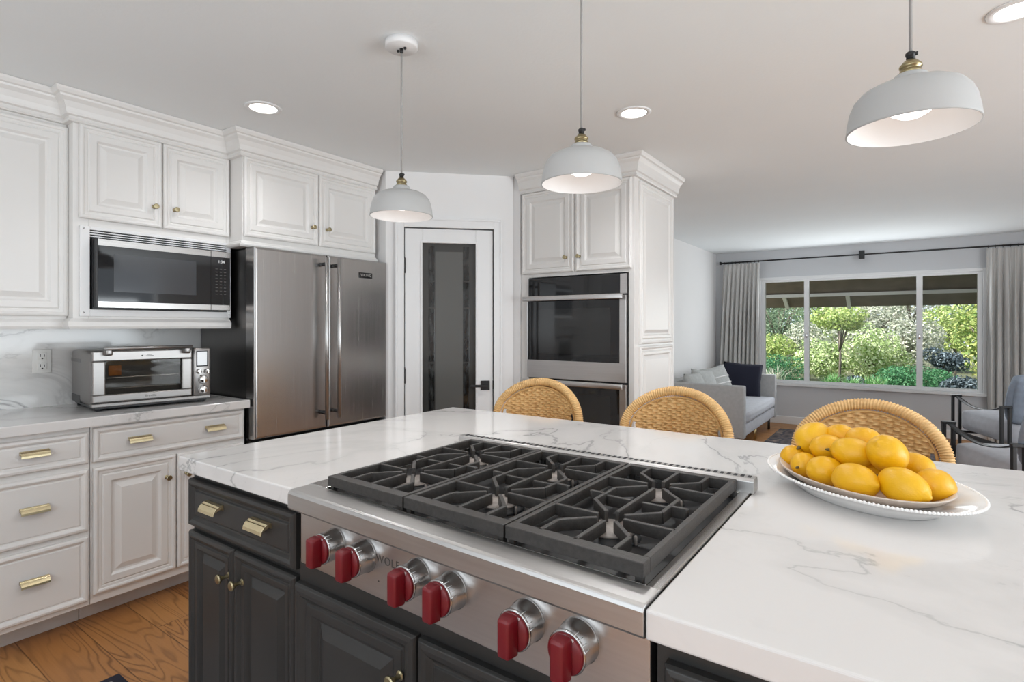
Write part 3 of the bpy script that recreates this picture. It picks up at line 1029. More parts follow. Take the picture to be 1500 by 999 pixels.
def island_unit(x0, x1, fy, top, label):
    t = thing('island_cabinet', ((x0 + x1) / 2, 1.2, 0), label, 'cabinet')
    MB().box((x0, fy, 0.10), (x1, 1.62, top)).build('body', DC, t, bevel=0.0015)
    MB().box((x0 + 0.02, fy + 0.07, 0), (x1, 1.60, 0.10)).build('toe_kick', 'dark_gap', t)
    return t


t = island_unit(-1.737, -1.188, FYL, 0.873, 'charcoal island cabinet left of the rangetop, drawer over two narrow doors')
dr = door_part(t, 'drawer', (-1.733, FYL, 0.712), X, -Y, 0.536, 0.138, P_DARKD, DC)
for x in (-1.578, -1.342):
    pull(dr, (x, FYL - 0.015, 0.792), X, -Y, 0.086)
dd = door_part(t, 'door', (-1.733, FYL, 0.12), X, -Y, 0.252, 0.576, P_DARKS, DC)
knob(dd, (-1.508, FYL - 0.014, 0.618), -Y)
dd = door_part(t, 'door', (-1.475, FYL, 0.12), X, -Y, 0.278, 0.576, P_DARKS, DC)
knob(dd, (-1.440, FYL - 0.014, 0.618), -Y)
t = island_unit(-1.186, -0.292, 0.790, 0.742, 'charcoal island cabinet directly below the red rangetop knobs')
for x0, x1, k in ((-1.182, -0.782, -0.825), (-0.774, -0.296, -0.735)):
    dd = door_part(t, 'door', (x0, 0.790, 0.12), X, -Y, x1 - x0, 0.572, P_DARK, DC)
    knob(dd, (k, 0.775, 0.60), -Y)
t = island_unit(-0.284, 0.92, FYR, 0.873, 'charcoal island cabinet right of the rangetop, at the bottom frame edge')
for x0, x1 in ((-0.268, 0.30), (0.312, 0.90)):
    dr = door_part(t, 'drawer', (x0, FYR, 0.690), X, -Y, x1 - x0, 0.150, P_DARKD, DC)
    pull(dr, ((x0 + x1) / 2, FYR - 0.015, 0.770), X, -Y, 0.09)
    dd = door_part(t, 'door', (x0, FYR, 0.12), X, -Y, x1 - x0, 0.555, P_DARK, DC)
    knob(dd, (x0 + 0.05, FYR - 0.015, 0.60), -Y)

# ------------------------------------------------------------------ gas rangetop
t = thing('gas_rangetop', (-0.73, 1.07, 0.745), 'stainless six-burner gas rangetop with red knobs set in the island', 'rangetop')
a0, a1 = RX0 + 0.001, RX1 - 0.001


class MB(MB):
    """the front of the rangetop stands slightly further out at its right end"""

    def build(self, *a, **k):
        q = []
        for x, y, z in self.v:
            w_ = min(1.0, max(0.0, (1.345 - y) / 0.53))
            q.append((x, y - 0.037 * (x - RX0) * w_, z))
        self.v = q
        return super().build(*a, **k)


MB().box((a0 + 0.004, 0.802, 0.742), (a1 - 0.004, 1.388, 0.905)).build('body', 'steel_along_x', t)
BN = [(0.062, 0.9195), (0.010, 0.9195), (0.003, 0.917), (0.0, 0.911), (0.0, 0.879), (0.003, 0.874), (0.009, 0.872), (0.050, 0.872), (0.050, 0.895), (0.062, 0.910)]
MB().extrude([(b - 0, z) for b, z in BN], (a0, 0.747, 0), Y, Z, X, a1 - a0).build('bullnose', 'steel_along_x', t, bevel=0.0015)
fs_ = MB().box((a0 + 0.006, 0.778, 0.742), (a1 - 0.002, 0.802, 0.872)).build('front_panel', 'steel_warm', t, bevel=0.002)
text_mb('WOLF', 0.0235, (-0.853, 0.7777, 0.823), X, Z, -Y, 0.0004, spacing=1.15).build('lettering', 'grey_print', fs_)
mk = MB()
KX = [-1.026, -0.922, -0.763, -0.671, -0.503, -0.406]
for x in KX:
    mk.lathe([(0.0018, 0), (0.0018, .0006)], (x, 0.778, 0.863), -Y, 8)
mk.lathe([(0.0018, 0), (0.0018, .0006)], (-0.88, 0.778, 0.777), -Y, 8)
mk.build('indicator_marks', 'grey_print', fs_)
dk = MB()
dk.box((a0, 0.808, 0.905), (-1.108, 1.388, 0.921)).box((-0.310, 0.808, 0.905), (a1, 1.388, 0.919)).box((-1.108, 0.808, 0.905), (-0.310, 0.812, 0.9195)).box((-1.108, 1.330, 0.905), (-0.310, 1.388, 0.921))
dk.build('deck', 'steel_along_y', t, bevel=0.0015)
MB().box((-1.108, 0.812, 0.905), (-0.310, 1.330, 0.909)).build('burner_tray', 'burner_pan', t)
vt = MB().extrude([(0, 0.918), (0, 0.944), (0.006, 0.951), (0.036, 0.951), (0.042, 0.944), (0.042, 0.918)], (-1.165, 1.346, 0), Y, Z, X, 0.885).build('vent_rail', 'steel_along_x', t, bevel=0.001)
sl = MB()
for k in range(56):
    x = -1.150 + k * 0.0155
    sl.box((x, 1.359, 0.9505), (x + 0.008, 1.377, 0.9514))
sl.build('vent_slots', 'dark_gap', vt)

ZT = 0.9475


def grate(x0, x1, y0, y1):
    mb = MB()
    zb = 0.9245
    mb.box((x0, y0, zb), (x1, y0 + 0.026, ZT)).box((x0, y1 - 0.020, zb), (x1, y1, ZT))
    mb.box((x0, y0 + 0.026, zb), (x0 + 0.011, y1 - 0.02, ZT)).box((x1 - 0.011, y0 + 0.026, zb), (x1, y1 - 0.02, ZT))
    for fx in (x0 + 0.004, x1 - 0.016):
        for fy in (y0 + 0.004, y1 - 0.016):
            mb.box((fx, fy, 0.9095), (fx + 0.012, fy + 0.012, zb))

    def bar(p, q, h=0.022, w0=0.0042, w1=0.0042, zt=ZT):
        p, q = V((*p, 0)), V((*q, 0))
        d_ = (q - p).normalized()
        n_ = V((-d_.y, d_.x, 0))
        vs_ = []
        for c_, w_, hh in ((p, w0, h), (q, w1, h)):
            for s_ in (-1, 1):
                vs_ += [c_ + n_ * (w_ * s_) + V((0, 0, zt)), c_ + n_ * (w_ * s_) + V((0, 0, zt - hh))]
        mb.add(vs_, [(0, 1, 3, 2), (4, 6, 7, 5), (0, 4, 5, 1), (2, 3, 7, 6), (0, 2, 6, 4), (1, 5, 7, 3)])

    cx = (x0 + x1) / 2
    yi0, yi1 = y0 + 0.02, y1 - 0.015
    L = yi1 - yi0
    c1, c2 = yi0 + L * 0.27, yi0 + L * 0.745
    ym = (c1 + c2) / 2
    g_ = 0.026
    dx = (x1 - x0) * 0.27
    for cy in (c1, c2):
        bar((x0 + 0.006, cy), (cx - g_, cy)); bar((cx + g_, cy), (x1 - 0.006, cy))
    bar((cx, yi0), (cx, c1 - g_)); bar((cx, c1 + g_), (cx, c2 - g_)); bar((cx, c2 + g_), (cx, yi1))
    for s_ in (-1, 1):
        k = g_ * 0.72
        bar((cx + s_ * k, c1 - k), (cx + s_ * dx, c1 - dx)); bar((cx + s_ * dx, c1 - dx), (cx + s_ * dx, yi0))
        bar((cx + s_ * k, c1 + k), (cx + s_ * dx, c1 + dx)); bar((cx + s_ * dx, c1 + dx), (cx + s_ * dx, c2 - dx)); bar((cx + s_ * dx, c2 - dx), (cx + s_ * k, c2 - k))
        bar((cx + s_ * k, c2 + k), (cx + s_ * dx, c2 + dx)); bar((cx + s_ * dx, c2 + dx), (cx + s_ * dx, yi1))
        bar((cx + s_ * (dx + 0.032), ym), (cx + s_ * dx, ym)); mb.lathe([(0.005, -0.016), (0.005, 0)], (cx + s_ * (dx + 0.032), ym, ZT - 0.0005), Z, 8)
        bar((cx + s_ * 0.012, ym), (cx + s_ * (dx - 0.002), ym), zt=ZT - 0.004)
    mb.build('grate', 'cast_iron', t, bevel=0.0012, seg=2)
    for cy in (c1, c2):
        b = MB().lathe([(0.056, 0.909), (0.054, 0.914), (0.049, 0.918), (0.046, 0.921), (0, 0.921)], (cx, cy, 0), Z, 28).build('burner', 'black_metal', t)
        MB().lathe([(0.045, 0.921), (0.046, 0.9235), (0.043, 0.9255), (0, 0.926)], (cx, cy, 0), Z, 28).build('burner_cap', 'burner_cap', b)
        MB().lathe([(0.003, 0.909), (0.003, 0.924), (0.002, 0.926)], (cx + 0.055, cy - 0.012, 0), Z, 8).build('igniter', 'burner_cap', b)


for x0, x1 in ((-1.108, -0.848), (-0.844, -0.581), (-0.577, -0.316)):
    grate(x0, x1, 0.814, 1.340)

# knobs, facing -Y
for x in KX:
    z = 0.8195
    skirt = MB().lathe([(0.0345, 0), (0.0345, .003), (.0325, .005), (.0318, .034), (.0325, .036), (.0325, .039), (.031, .040), (0, .040)], (x, 0.778, z), -Y, 36).build('knob', 'knob_steel', t)
    cap = MB().lathe([(.0302, .038), (.0302, .044), (.0285, .046), (0, .046)], (x, 0.778, z), -Y, 36)
    bm = bmesh.new()
    bmesh.ops.create_cube(bm, size=1.0)
    for v in bm.verts:
        tp = 0.80 if v.co.y < 0 else 1.0
        v.co = V((x + v.co.x * 0.028 * tp, 0.778 - 0.046 - 0.012 + v.co.y * 0.026, z - 0.001 + v.co.z * (0.060 if v.co.y < 0 else 0.064)))
    bmesh.ops.bevel(bm, geom=bm.edges[:], offset=0.0045, segments=3, profile=0.5, affect='EDGES')
    cap.frombm(bm, True)
    cp = cap.build('red_grip', 'red_knob', skirt)
    text_mb('OFF', 0.0065, (x + 0.011, 0.7315, z + 0.0250), X, Z, -Y, 0.0003).build('off_mark', 'white_print', cp)
    tk = MB()
    for k in range(4):
        a = math.radians(25 + k * 16)
        tk.tube([(x + 0.0327 * math.sin(a), 0.739, z + 0.0327 * math.cos(a)), (x + 0.0323 * math.sin(a), 0.751, z + 0.0323 * math.cos(a))], 0.0007, 5)
    tk.build('dial_ticks', 'white_print', skirt)

MB = MB.__mro__[1]

# ------------------------------------------------------------------ pendants and downlights
SHADE = [(.110, 0), (.1125, .0005), (.1120, .004), (.1095, .025), (.1050, .047), (.0985, .063), (.0870, .0765), (.070, .0855), (.050, .0900), (.0335, .0925), (.0305, .0945), (.0305, .104), (.0270, .1095), (.0175, .111)]
SHADE_IN = [(.110, 0), (.1070, .025), (.1025, .046), (.096, .0605), (.085, .0735), (.068, .082), (.048, .086), (.012, .0885)]


def pendant(loc, rim, power):
    t = thing('pendant_lamp', loc, None, 'lamp', 'pendant lamps over the island')
    x, y = loc[0], loc[1]
    cn = MB().lathe([(0.058, 0), (0.058, -0.022), (0.055, -0.026), (0, -0.026)], (x, y, CEIL - 0.0005), Z, 32).build('canopy', 'white_trim', t)
    for sx_ in (-1, 1):
        MB().lathe([(0.005, 0), (0.005, .005), (.0035, .007), (0, .007)], (x + sx_ * 0.018, y, CEIL - 0.0265), -Z, 10).build('screw', 'black_metal', cn)
    MB().lathe([(0.007, 0), (0.007, .012), (0.0035, .016)], (x, y, CEIL - 0.0265), -Z, 12).build('cord_grip', 'black_metal', cn)
    MB().tube([(x, y, CEIL - 0.04), (x, y, rim + 0.150)], 0.0031, 8).build('cord', 'cord_fabric', t)
    hs = MB().lathe([(.0175, .1105), (.019, .113), (.019, .117), (.0165, .119), (.0165, .122), (.0195, .124), (.0195, .128), (.017, .131), (.012, .137), (.008, .140)], (x, y, rim), Z, 20).build('lamp_holder', 'aged_brass', t)
    gp = MB().lathe([(.008, .140), (.0075, .147), (.009, .148), (.009, .153), (.006, .156), (.004, .157)], (x, y, rim), Z, 14)
    gp.lathe([(.004, 0), (.004, .006)], (x + 0.006, y, rim + .1505), X, 8)
    gp.build('cord_clamp', 'black_metal', hs)
    sh = MB().lathe(SHADE, (x, y, rim), Z, 56, caps=False).build('shade', 'lamp_outside', t)
    sh2 = MB()
    pr_ = SHADE_IN
    sh2.lathe(pr_, (x, y, rim), Z, 56, caps=False)
    sh2.f = [tuple(reversed(f)) for f in sh2.f if len(f) == 4]
    sh2.sm = [True] * len(sh2.f)
    sh2.build('shade_lining', 'lamp_inside', sh)
    bl = MB().lathe([(0, .022), (.018, .025), (.034, .034), (.044, .047), (.046, .058), (.043, .068), (.03, .076), (.016, .082), (.013, .088)], (x, y, rim), Z, 28).build('bulb', 'bulb_glow', t)
    l = bpy.data.lights.new('pendant_light', 'SPOT')
    l.spot_size = math.radians(135)
    l.spot_blend = 0.7
    l.energy = power
    l.color = (1.0, 0.97, 0.94)
    l.shadow_soft_size = 0.03
    lo = bpy.data.objects.new('pendant_light', l)
    lo.location = (x, y, rim + 0.012)
    COL.objects.link(lo)
    return t


for (x, y, rim, pw), lb in zip(((-1.484, 1.400, 1.697, 6.0), (-0.736, 1.372, 1.697, 5.0), (0.010, 1.366, 1.694, 1.0)),
                           ('pale grey dome pendant lamp hanging in front of the pantry door, farthest of three', 'pale grey dome pendant lamp in front of the oven cabinet, middle of three', 'pale grey dome pendant lamp above the lemons, nearest and largest in view')):
    pendant((x, y, CEIL), rim, pw)['label'] = lb

for (x, y), e, lb in (((-2.463, 1.446), 15, 'round recessed ceiling light above the fridge cabinet, left of the far pendant'),
                      ((-1.064, 2.513), 30, 'round recessed ceiling light between the middle pendant and the living room'),
                      ((0.300, 2.42), 17, 'round recessed ceiling light at the top right frame corner'),
                      ((-1.06, 0.35), 15, 'added recessed ceiling light above the rangetop, just outside the frame'),  # unseen fixture added to brighten the worktop
                      ((0.45, 0.35), 4, 'added recessed ceiling light above the camera, outside the frame'),  # another unseen fixture added as worktop fill
                      ((1.85, 4.5), 26, 'round recessed ceiling light in the living room near the island side, outside the frame'),
                      ((2.6, 6.3), 34, 'round recessed ceiling light in the living room near the window, outside the frame')):
    t = thing('recessed_light', (x, y, CEIL), lb, 'ceiling light', 'recessed ceiling lights')
    MB().lathe([(.060, -.001), (.062, -.006), (.078, -.005), (.083, 0)], (x, y, CEIL), Z, 40).build('trim_ring', 'white_trim', t)
    MB().lathe([(.060, -.003), (.040, -.0045), (0, -.005)], (x, y, CEIL), Z, 40).build('lens', 'downlight_glow', t)
    l = bpy.data.lights.new('downlight', 'SPOT')
    l.energy = e
    l.spot_size = math.radians(150)
    l.spot_blend = 0.9
    l.shadow_soft_size = 0.06
    l.color = (0.97, 0.98, 1.0)
    lo = bpy.data.objects.new('downlight', l)
    lo.location = (x, y, CEIL - 0.012)
    COL.objects.link(lo)

# ------------------------------------------------------------------ wicker bar stools (local: front is -Y, origin on the floor)
def arch(t_, ax, az, zc, zlow, bow):
    """t in [0,1] from low left over the top to low right"""
    Ls, La = zc - zlow, PI * (ax + az) / 2
    tot = 2 * Ls + La
    s_ = t_ * tot
    if s_ < Ls:
        x, z = -ax * (0.90 + 0.10 * s_ / Ls), zlow + s_
    elif s_ < Ls + La:
        a = PI - (s_ - Ls) / La * PI
        x, z = ax * math.cos(a), zc + az * math.sin(a)
    else:
        q = s_ - Ls - La
        x, z = ax * (1.0 - 0.10 * q / Ls), zc - q
    return V((x, 0.24 - bow * (x / ax) ** 2, z))


def make_stool():
    t = thing('wicker_bar_stool', (0, 0, 0), None, 'bar stool', 'wicker stools behind the island')
    # seat
    st = MB()
    st.rbox((-0.215, -0.21, 0.615), (0.215, 0.205, 0.665), 0.024, 4)
    st.build('seat', 'wicker', t)
    # legs and stretchers
    for sx_ in (-1, 1):
        for sy_ in (-1, 1):
            MB().tube([(sx_ * 0.185, sy_ * 0.175, 0.62), (sx_ * 0.205, sy_ * 0.20, 0.0)], [0.019, 0.016], 12).build('leg', 'rattan', t)
    sr = MB()
    for s_ in (-1, 1):
        sr.tube([(-0.199, s_ * 0.193, 0.20), (0.199, s_ * 0.193, 0.20)], 0.012, 10)
        sr.tube([(s_ * 0.199, -0.193, 0.26), (s_ * 0.199, 0.193, 0.26)], 0.012, 10)
    sr.build('stretcher', 'rattan', t)
    # rolled rim
    N = 760
    pts = [arch(i / (N - 1), 0.231, 0.180, 0.830, 0.64, 0.075) for i in range(N)]
    MB().tube(pts, 0.0205, 14, wrap=lambda i, w_: 1 + 0.09 * math.sin(i * 2 * PI / 7 + w_) ).build('rolled_rim', 'wicker', t)
    pts = [arch(i / 119, 0.203, 0.153, 0.830, 0.66, 0.060) + V((0, -0.008, 0)) for i in range(120)]
    MB().tube(pts, 0.0052, 8).build('inner_cane', 'rattan', t)
    # woven back panel, strands over and under upright stakes
    rows, cols, rv, cvv = 28, 20, 6, 7
    z_lo, z_hi = 0.665, 0.981
    zc = 0.830
    nz, nx = rows * rv + 1, cols * cvv + 1
    vs_, fs = [], []
    for side in (-1, 1):
        for iz in range(nz):
            z = z_lo + (z_hi - z_lo) * iz / (nz - 1)
            if z > zc:
                hw = 0.200 * math.sqrt(max(0.0, 1 - ((z - zc) / 0.152) ** 2))
            else:
                hw = 0.200
            if z < 0.864:
                hw = min(hw, 0.182)
            for ix in range(nx):
                u_ = ix / (nx - 1) * 2 - 1
                x = u_ * hw
                row = min(rows - 1, iz // rv)
                ph = PI * (x / 0.021) + PI * row + 0.5 * math.sin(row * 2.7)
                dz_ = abs(math.sin(PI * (iz / rv)))
                hgt = 0.0062 * math.copysign(abs(math.cos(ph)) ** 0.7, math.cos(ph)) + 0.0046 * (dz_ ** 0.6 - 0.5) + 0.0006 * noise.noise(V((x * 60, z * 140, side)))
                y = 0.233 - 0.060 * (x / 0.203) ** 2 + (0.004 * side + hgt)
                vs_.append((x, y, z))
    for sd in range(2):
        o_ = sd * nz * nx
        for iz in range(nz - 1):
            for ix in range(nx - 1):
                a = o_ + iz * nx + ix
                f = (a, a + 1, a + nx + 1, a + nx)
                fs.append(f if sd == 0 else tuple(reversed(f)))
    m_ = MB()
    m_.add(vs_, fs, True)
    m_.build('woven_back', 'wicker', t)
    return t


stool = make_stool()
for k, (x, y, rz, lb) in enumerate(((-1.510, 2.21, 8, 'natural wicker bar stool in front of the double oven, farthest left of three'),
                                    (-0.822, 2.21, 0, 'natural wicker bar stool between the oven cabinet and settee, middle of three'),
                                    (-0.122, 2.21, -4, 'natural wicker bar stool behind the platter of lemons'))):
    o = stool if k == 0 else copy_tree(stool)
    o.location = (x, y, 0)
    o.rotation_euler = (0, 0, math.radians(rz))
    o['label'] = lb

# ------------------------------------------------------------------ platter, tray, lemons
def oval_dish(name, c, ang, ax, ay, prof, mat, label, cat, beads=0, bead_r=0.0):
    """prof: (fraction of radius, z) from the foot centre up over the rim and back inside"""
    t = thing(name, (c[0], c[1], c[2]), label, cat)
    seg = 96
    ca, sa = math.cos(ang), math.sin(ang)
    vs_, fs = [], []
    for f, z, off in prof:
        for i in range(seg):
            w_ = 2 * PI * i / seg
            x, y = (ax * f + off) * math.cos(w_), (ay * f + off) * math.sin(w_)
            vs_.append((c[0] + x * ca - y * sa, c[1] + x * sa + y * ca, c[2] + z))
    n = len(prof)
    for k in range(n - 1):
        for i in range(seg):
            j = (i + 1) % seg
            fs.append((k * seg + i, k * seg + j, (k + 1) * seg + j, (k + 1) * seg + i))
    m_ = MB().add(vs_, fs, True)
    m_.f.append(tuple(range(seg - 1, -1, -1))); m_.sm.append(True)
    m_.f.append(tuple((n - 1) * seg + i for i in range(seg))); m_.sm.append(True)
    m_.build('dish', mat, t)
    if beads:
        b = MB()
        zr = max(p[1] for p in prof)
        for i in range(beads):
            w_ = 2 * PI * i / beads
            x, y = ax * math.cos(w_), ay * math.sin(w_)
            b.lathe([(0, -bead_r), (bead_r * .7, -bead_r * .7), (bead_r, 0), (bead_r * .7, bead_r * .7), (0, bead_r)], (c[0] + x * ca - y * sa, c[1] + x * sa + y * ca, c[2] + zr - 0.0008), Z, 8)
        b.build('beaded_edge', mat, t)
    return t


PA = math.radians(-50)
oval_dish('oval_platter', (-0.077, 1.490, 0.9152), PA, 0.250, 0.175,
          [(0.62, 0, 0), (0.66, 0, 0), (0.68, 0.004, 0), (0.74, 0.011, 0), (0.82, 0.022, 0), (0.90, 0.032, 0), (1.0, 0.0395, 0), (1.0, 0.0415, 0.0005), (0.985, 0.0425, 0), (0.90, 0.036, 0), (0.78, 0.025, 0), (0.66, 0.015, 0), (0.56, 0.0095, 0), (0.1, 0.009, 0)],
          'porcelain', 'large white oval platter with beaded rim on the island', 'platter', 170, 0.0033)
oval_dish('oval_tray', (-0.087, 1.497, 0.9248), math.radians(-54), 0.214, 0.146,
          [(0.50, 0.0, 0), (0.62, 0.002, 0), (0.80, 0.012, 0), (0.92, 0.023, 0), (1.0, 0.036, 0), (1.0, 0.038, 0.003), (0.99, 0.0385, -0.001), (0.92, 0.029, -0.003), (0.80, 0.018, 0), (0.62, 0.0085, 0), (0.1, 0.007, 0)],
          'taupe_ceramic', 'taupe oval bowl holding the lemons on the white platter', 'bowl')


def lemon(P, r, el, yaw, pitch, label, stem=False, pear=0.0):
    """long axis along local X"""
    t = thing('lemon', P, label, 'lemon', 'lemons on the platter')
    prof = []
    n = 22
    L_ = r * el
    for i in range(n + 1):
        a = PI * i / n
        x = -math.cos(a)
        rad = math.sin(a) ** 0.86 * r * (1 + pear * x)
        xx = x * L_
        if i == 0:
            prof.append((0.0, -L_ - r * 0.13)); continue
        if i == n:
            prof.append((0.0, L_ + r * 0.20)); continue
        if i == 1:
            prof.append((r * 0.10, -L_ - r * 0.10)); prof.append((r * 0.24, -L_ * 0.985)); continue
        if i == n - 1:
            prof.append((r * 0.30, L_ * 0.97)); prof.append((r * 0.15, L_ + r * 0.13)); continue
        prof.append((rad, xx))
    m_ = MB()
    m_.lathe(prof, (0, 0, 0), X, 36)
    sd = V((P[0] * 50, P[1] * 50, 3))
    m_.v = [tuple(V(p) * (1 + 0.06 * noise.noise(V(p) * 28 + sd))) for p in m_.v]
    R_ = Matrix.Rotation(math.radians(yaw), 4, 'Z') @ Matrix.Rotation(math.radians(pitch), 4, 'Y')
    m_.v = [tuple(R_ @ V(p) + V(P)) for p in m_.v]
    m_.build('peel', 'lemon_peel', t)
    e = R_ @ V((-L_ - r * 0.10, 0, 0)) + V(P)
    dirn = (R_ @ V((-1, 0, 0))).normalized()
    if not stem:
        return t
    sm = MB().lathe([(r * 0.12, -0.001), (r * 0.10, 0.005), (r * 0.05, 0.010), (0, 0.012)], e, dirn, 10)
    sm.build('stem_end', 'lemon_stem', t)
    return t


LEM = [((-0.002, 1.378, 0.9735), 0.0375, 1.28, -38, 8, 'long yellow lemon at the front right of the pile, green tip toward the camera', True, 0.0),
       ((-0.085, 1.386, 0.970), 0.0365, 1.30, 145, 4, 'large lemon lying lowest at the front centre of the pile', False, 0.05),
       ((-0.149, 1.455, 0.967), 0.0335, 1.20, 40, 5, 'lemon in the front row below the small middle lemon, left of centre', False, 0.0),
       ((-0.199, 1.514, 0.962), 0.0295, 1.2, 75, 0, 'small lemon in the front row with its stem facing forward, second from left end', True, 0.0),
       ((-0.234, 1.578, 0.964), 0.0300, 1.15, 100, 0, 'small lemon at the far left bottom of the pile', False, 0.0),
       ((0.052, 1.440, 0.9695), 0.0345, 1.14, 60, 10, 'rounded lemon at the right end of the pile', False, 0.0),
       ((0.019, 1.535, 0.984), 0.0315, 1.25, -40, 0, 'lemon half hidden behind the right end of the pile', True, 0.0),
       ((-0.055, 1.500, 0.964), 0.0300, 1.1, 20, 0, 'lemon mostly hidden under the big top right lemon', False, 0.0),
       ((-0.098, 1.486, 1.0095), 0.0345, 1.22, -10, 0, 'lemon in the second layer with pale stem scar, centre of pile', True, 0.0),
       ((-0.153, 1.545, 1.004), 0.0315, 1.22, 30, 0, 'small lemon in the second layer left of the centre lemon', False, 0.0),
       ((-0.190, 1.606, 1.012), 0.0410, 1.14, 55, -22, 'biggest lemon on top at the left end of the pile', True, 0.0),
       ((-0.031, 1.460, 1.0215), 0.0390, 1.08, 60, 40, 'big round lemon on top at the right of the pile', False, 0.0),
       ((-0.080, 1.566, 1.026), 0.0325, 1.2, -15, 0, 'lemon at the back top between the centre lemon and the big round one', False, 0.0),
       ((-0.130, 1.606, 1.024), 0.0300, 1.2, -20, 0, 'lemon at the back top beside the biggest left lemon', False, 0.0),
       ((-0.130, 1.620, 0.963), 0.0290, 1.15, -40, 0, 'lemon hidden at the back bottom of the pile', False, 0.0),
       ((-0.065, 1.578, 0.962), 0.0285, 1.15, -20, 0, 'lemon at the back bottom of the pile behind the centre', False, 0.0)]
for a in LEM:
    lemon(*a)

# ------------------------------------------------------------------ living room: window
t = thing('window_1', ((WX0 + WX1) / 2, YB, WZ0), 'three-pane white picture window onto the garden', 'window')
t['kind'] = 'structure'
f = MB()
f.box((WX0 - 0.045, YB - 0.022, WZ0 - 0.03), (WX0, YB, WZ1 + 0.035)).box((WX1, YB - 0.022, WZ0 - 0.03), (WX1 + 0.045, YB, WZ1 + 0.035)).box((WX0, YB - 0.022, WZ1), (WX1, YB, WZ1 + 0.035))
f.build('casing', 'white_trim', t, bevel=0.003)
MB().box((WX0 - 0.06, YB - 0.05, WZ0 - 0.035), (WX1 + 0.06, YB, WZ0)).build('sill', 'white_trim', t, bevel=0.004)
f = MB()
M1, M2 = -1.050, 0.145
for a, b in ((WX0, WX0 + 0.045), (M1 - 0.028, M1 + 0.028), (M2 - 0.030, M2 + 0.030), (WX1 - 0.045, WX1)):
    f.box((a, YB + 0.01, WZ0), (b, YB + 0.09, WZ1))
f.box((WX0, YB + 0.012, WZ0), (WX1, YB + 0.088, WZ0 + 0.035)).box((WX0, YB + 0.012, WZ1 - 0.030), (WX1, YB + 0.088, WZ1))
f.build('frame', 'white_trim', t, bevel=0.003)
for a, b in ((WX0 + 0.045, M1 - 0.028), (M1 + 0.028, M2 - 0.030), (M2 + 0.030, WX1 - 0.045)):
    MB().box((a, YB + 0.048, WZ0 + 0.035), (b, YB + 0.052, WZ1 - 0.030)).build('pane', 'window_glass', t)
for x in (M1, M2):
    MB().rbox((x - 0.010, YB - 0.004, 1.15), (x + 0.010, YB + 0.010, 1.21), 0.003).build('latch', 'chrome', t)

# curtain rod and curtains
ROD_Y, ROD_Z = 8.05, 2.185
t = thing('curtain_rod', (-0.4, ROD_Y, ROD_Z), 'black curtain rod across the top of the picture window', 'curtain rod')
MB().tube([(-2.10, ROD_Y, ROD_Z), (1.75, ROD_Y, ROD_Z)], 0.0095, 12).build('rod', 'black_metal', t)
for x in (-2.125, 1.75):
    MB().rbox((x, ROD_Y - 0.02, ROD_Z - 0.02), (x + 0.025, ROD_Y + 0.02, ROD_Z + 0.02), 0.005).build('finial', 'black_metal', t)
for x in (-0.43, ):
    MB().box((x - 0.030, ROD_Y - 0.016, ROD_Z - 0.055), (x + 0.030, ROD_Y + 0.016, ROD_Z + 0.050)).box((x - 0.012, ROD_Y + 0.016, ROD_Z - 0.012), (x + 0.012, YB, ROD_Z + 0.012)).build('bracket', 'black_metal', t, bevel=0.003)
for x in (-2.06, 1.68):
    MB().box((x - 0.008, ROD_Y, ROD_Z - 0.008), (x + 0.008, YB, ROD_Z + 0.008)).build('bracket', 'black_metal', t)


def curtain(xt0, xt1, xb0, xb1, folds, label):
    t = thing('curtain', ((xt0 + xt1) / 2, ROD_Y, 0.02), label, 'curtain', 'grey window curtains')
    nx, nz = folds * 14, 30
    vs_, fs = [], []
    zt, zb = ROD_Z - 0.022, 0.02
    for side in (0, 1):
        for iz in range(nz + 1):
            k = iz / nz
            z = zt + (zb - zt) * k
            for ix in range(nx + 1):
                u_ = ix / nx
                kk = k ** 0.8
                x = (xt0 + (xt1 - xt0) * u_) * (1 - kk) + (xb0 + (xb1 - xb0) * u_) * kk
                ph = u_ * folds * 2 * PI
                amp = 0.014 + 0.024 * min(1, k * 3)
                w_ = math.sin(ph + 0.5 * math.sin(u_ * 9 + k * 1.2)) + 0.25 * math.sin(2.3 * ph + 1 + k)
                vs_.append((x + 0.010 * math.cos(ph) * k, ROD_Y + amp * w_ + 0.004 * side, z))
    n1 = nx + 1
    o_ = (nz + 1) * n1
    for iz in range(nz):
        for ix in range(nx):
            a = iz * n1 + ix
            fs.append((a, a + n1, a + n1 + 1, a + 1))
            fs.append((o_ + a, o_ + a + 1, o_ + a + n1 + 1, o_ + a + n1))
    MB().add(vs_, fs, True).build('cloth', 'curtain_linen', t)
    for i in range(folds + 1):
        rg = MB()
        x = xt0 + (xt1 - xt0) * (i + 0.25) / (folds + 0.5)
        rg.tube([(x, ROD_Y + 0.014 * math.cos(a_), ROD_Z - 0.004 + 0.017 * math.sin(a_)) for a_ in [k * PI / 6 for k in range(12)]], 0.002, 6, closed=True)
        rg.build('ring', 'black_metal', t)
    return t


curtain(-2.07, -1.60, -2.17, -1.63, 9, 'grey pleated curtain left of the picture window, behind the settee')
curtain(0.74, 1.45, 0.74, 1.45, 11, 'grey pleated curtain right of the picture window, behind the armchairs')


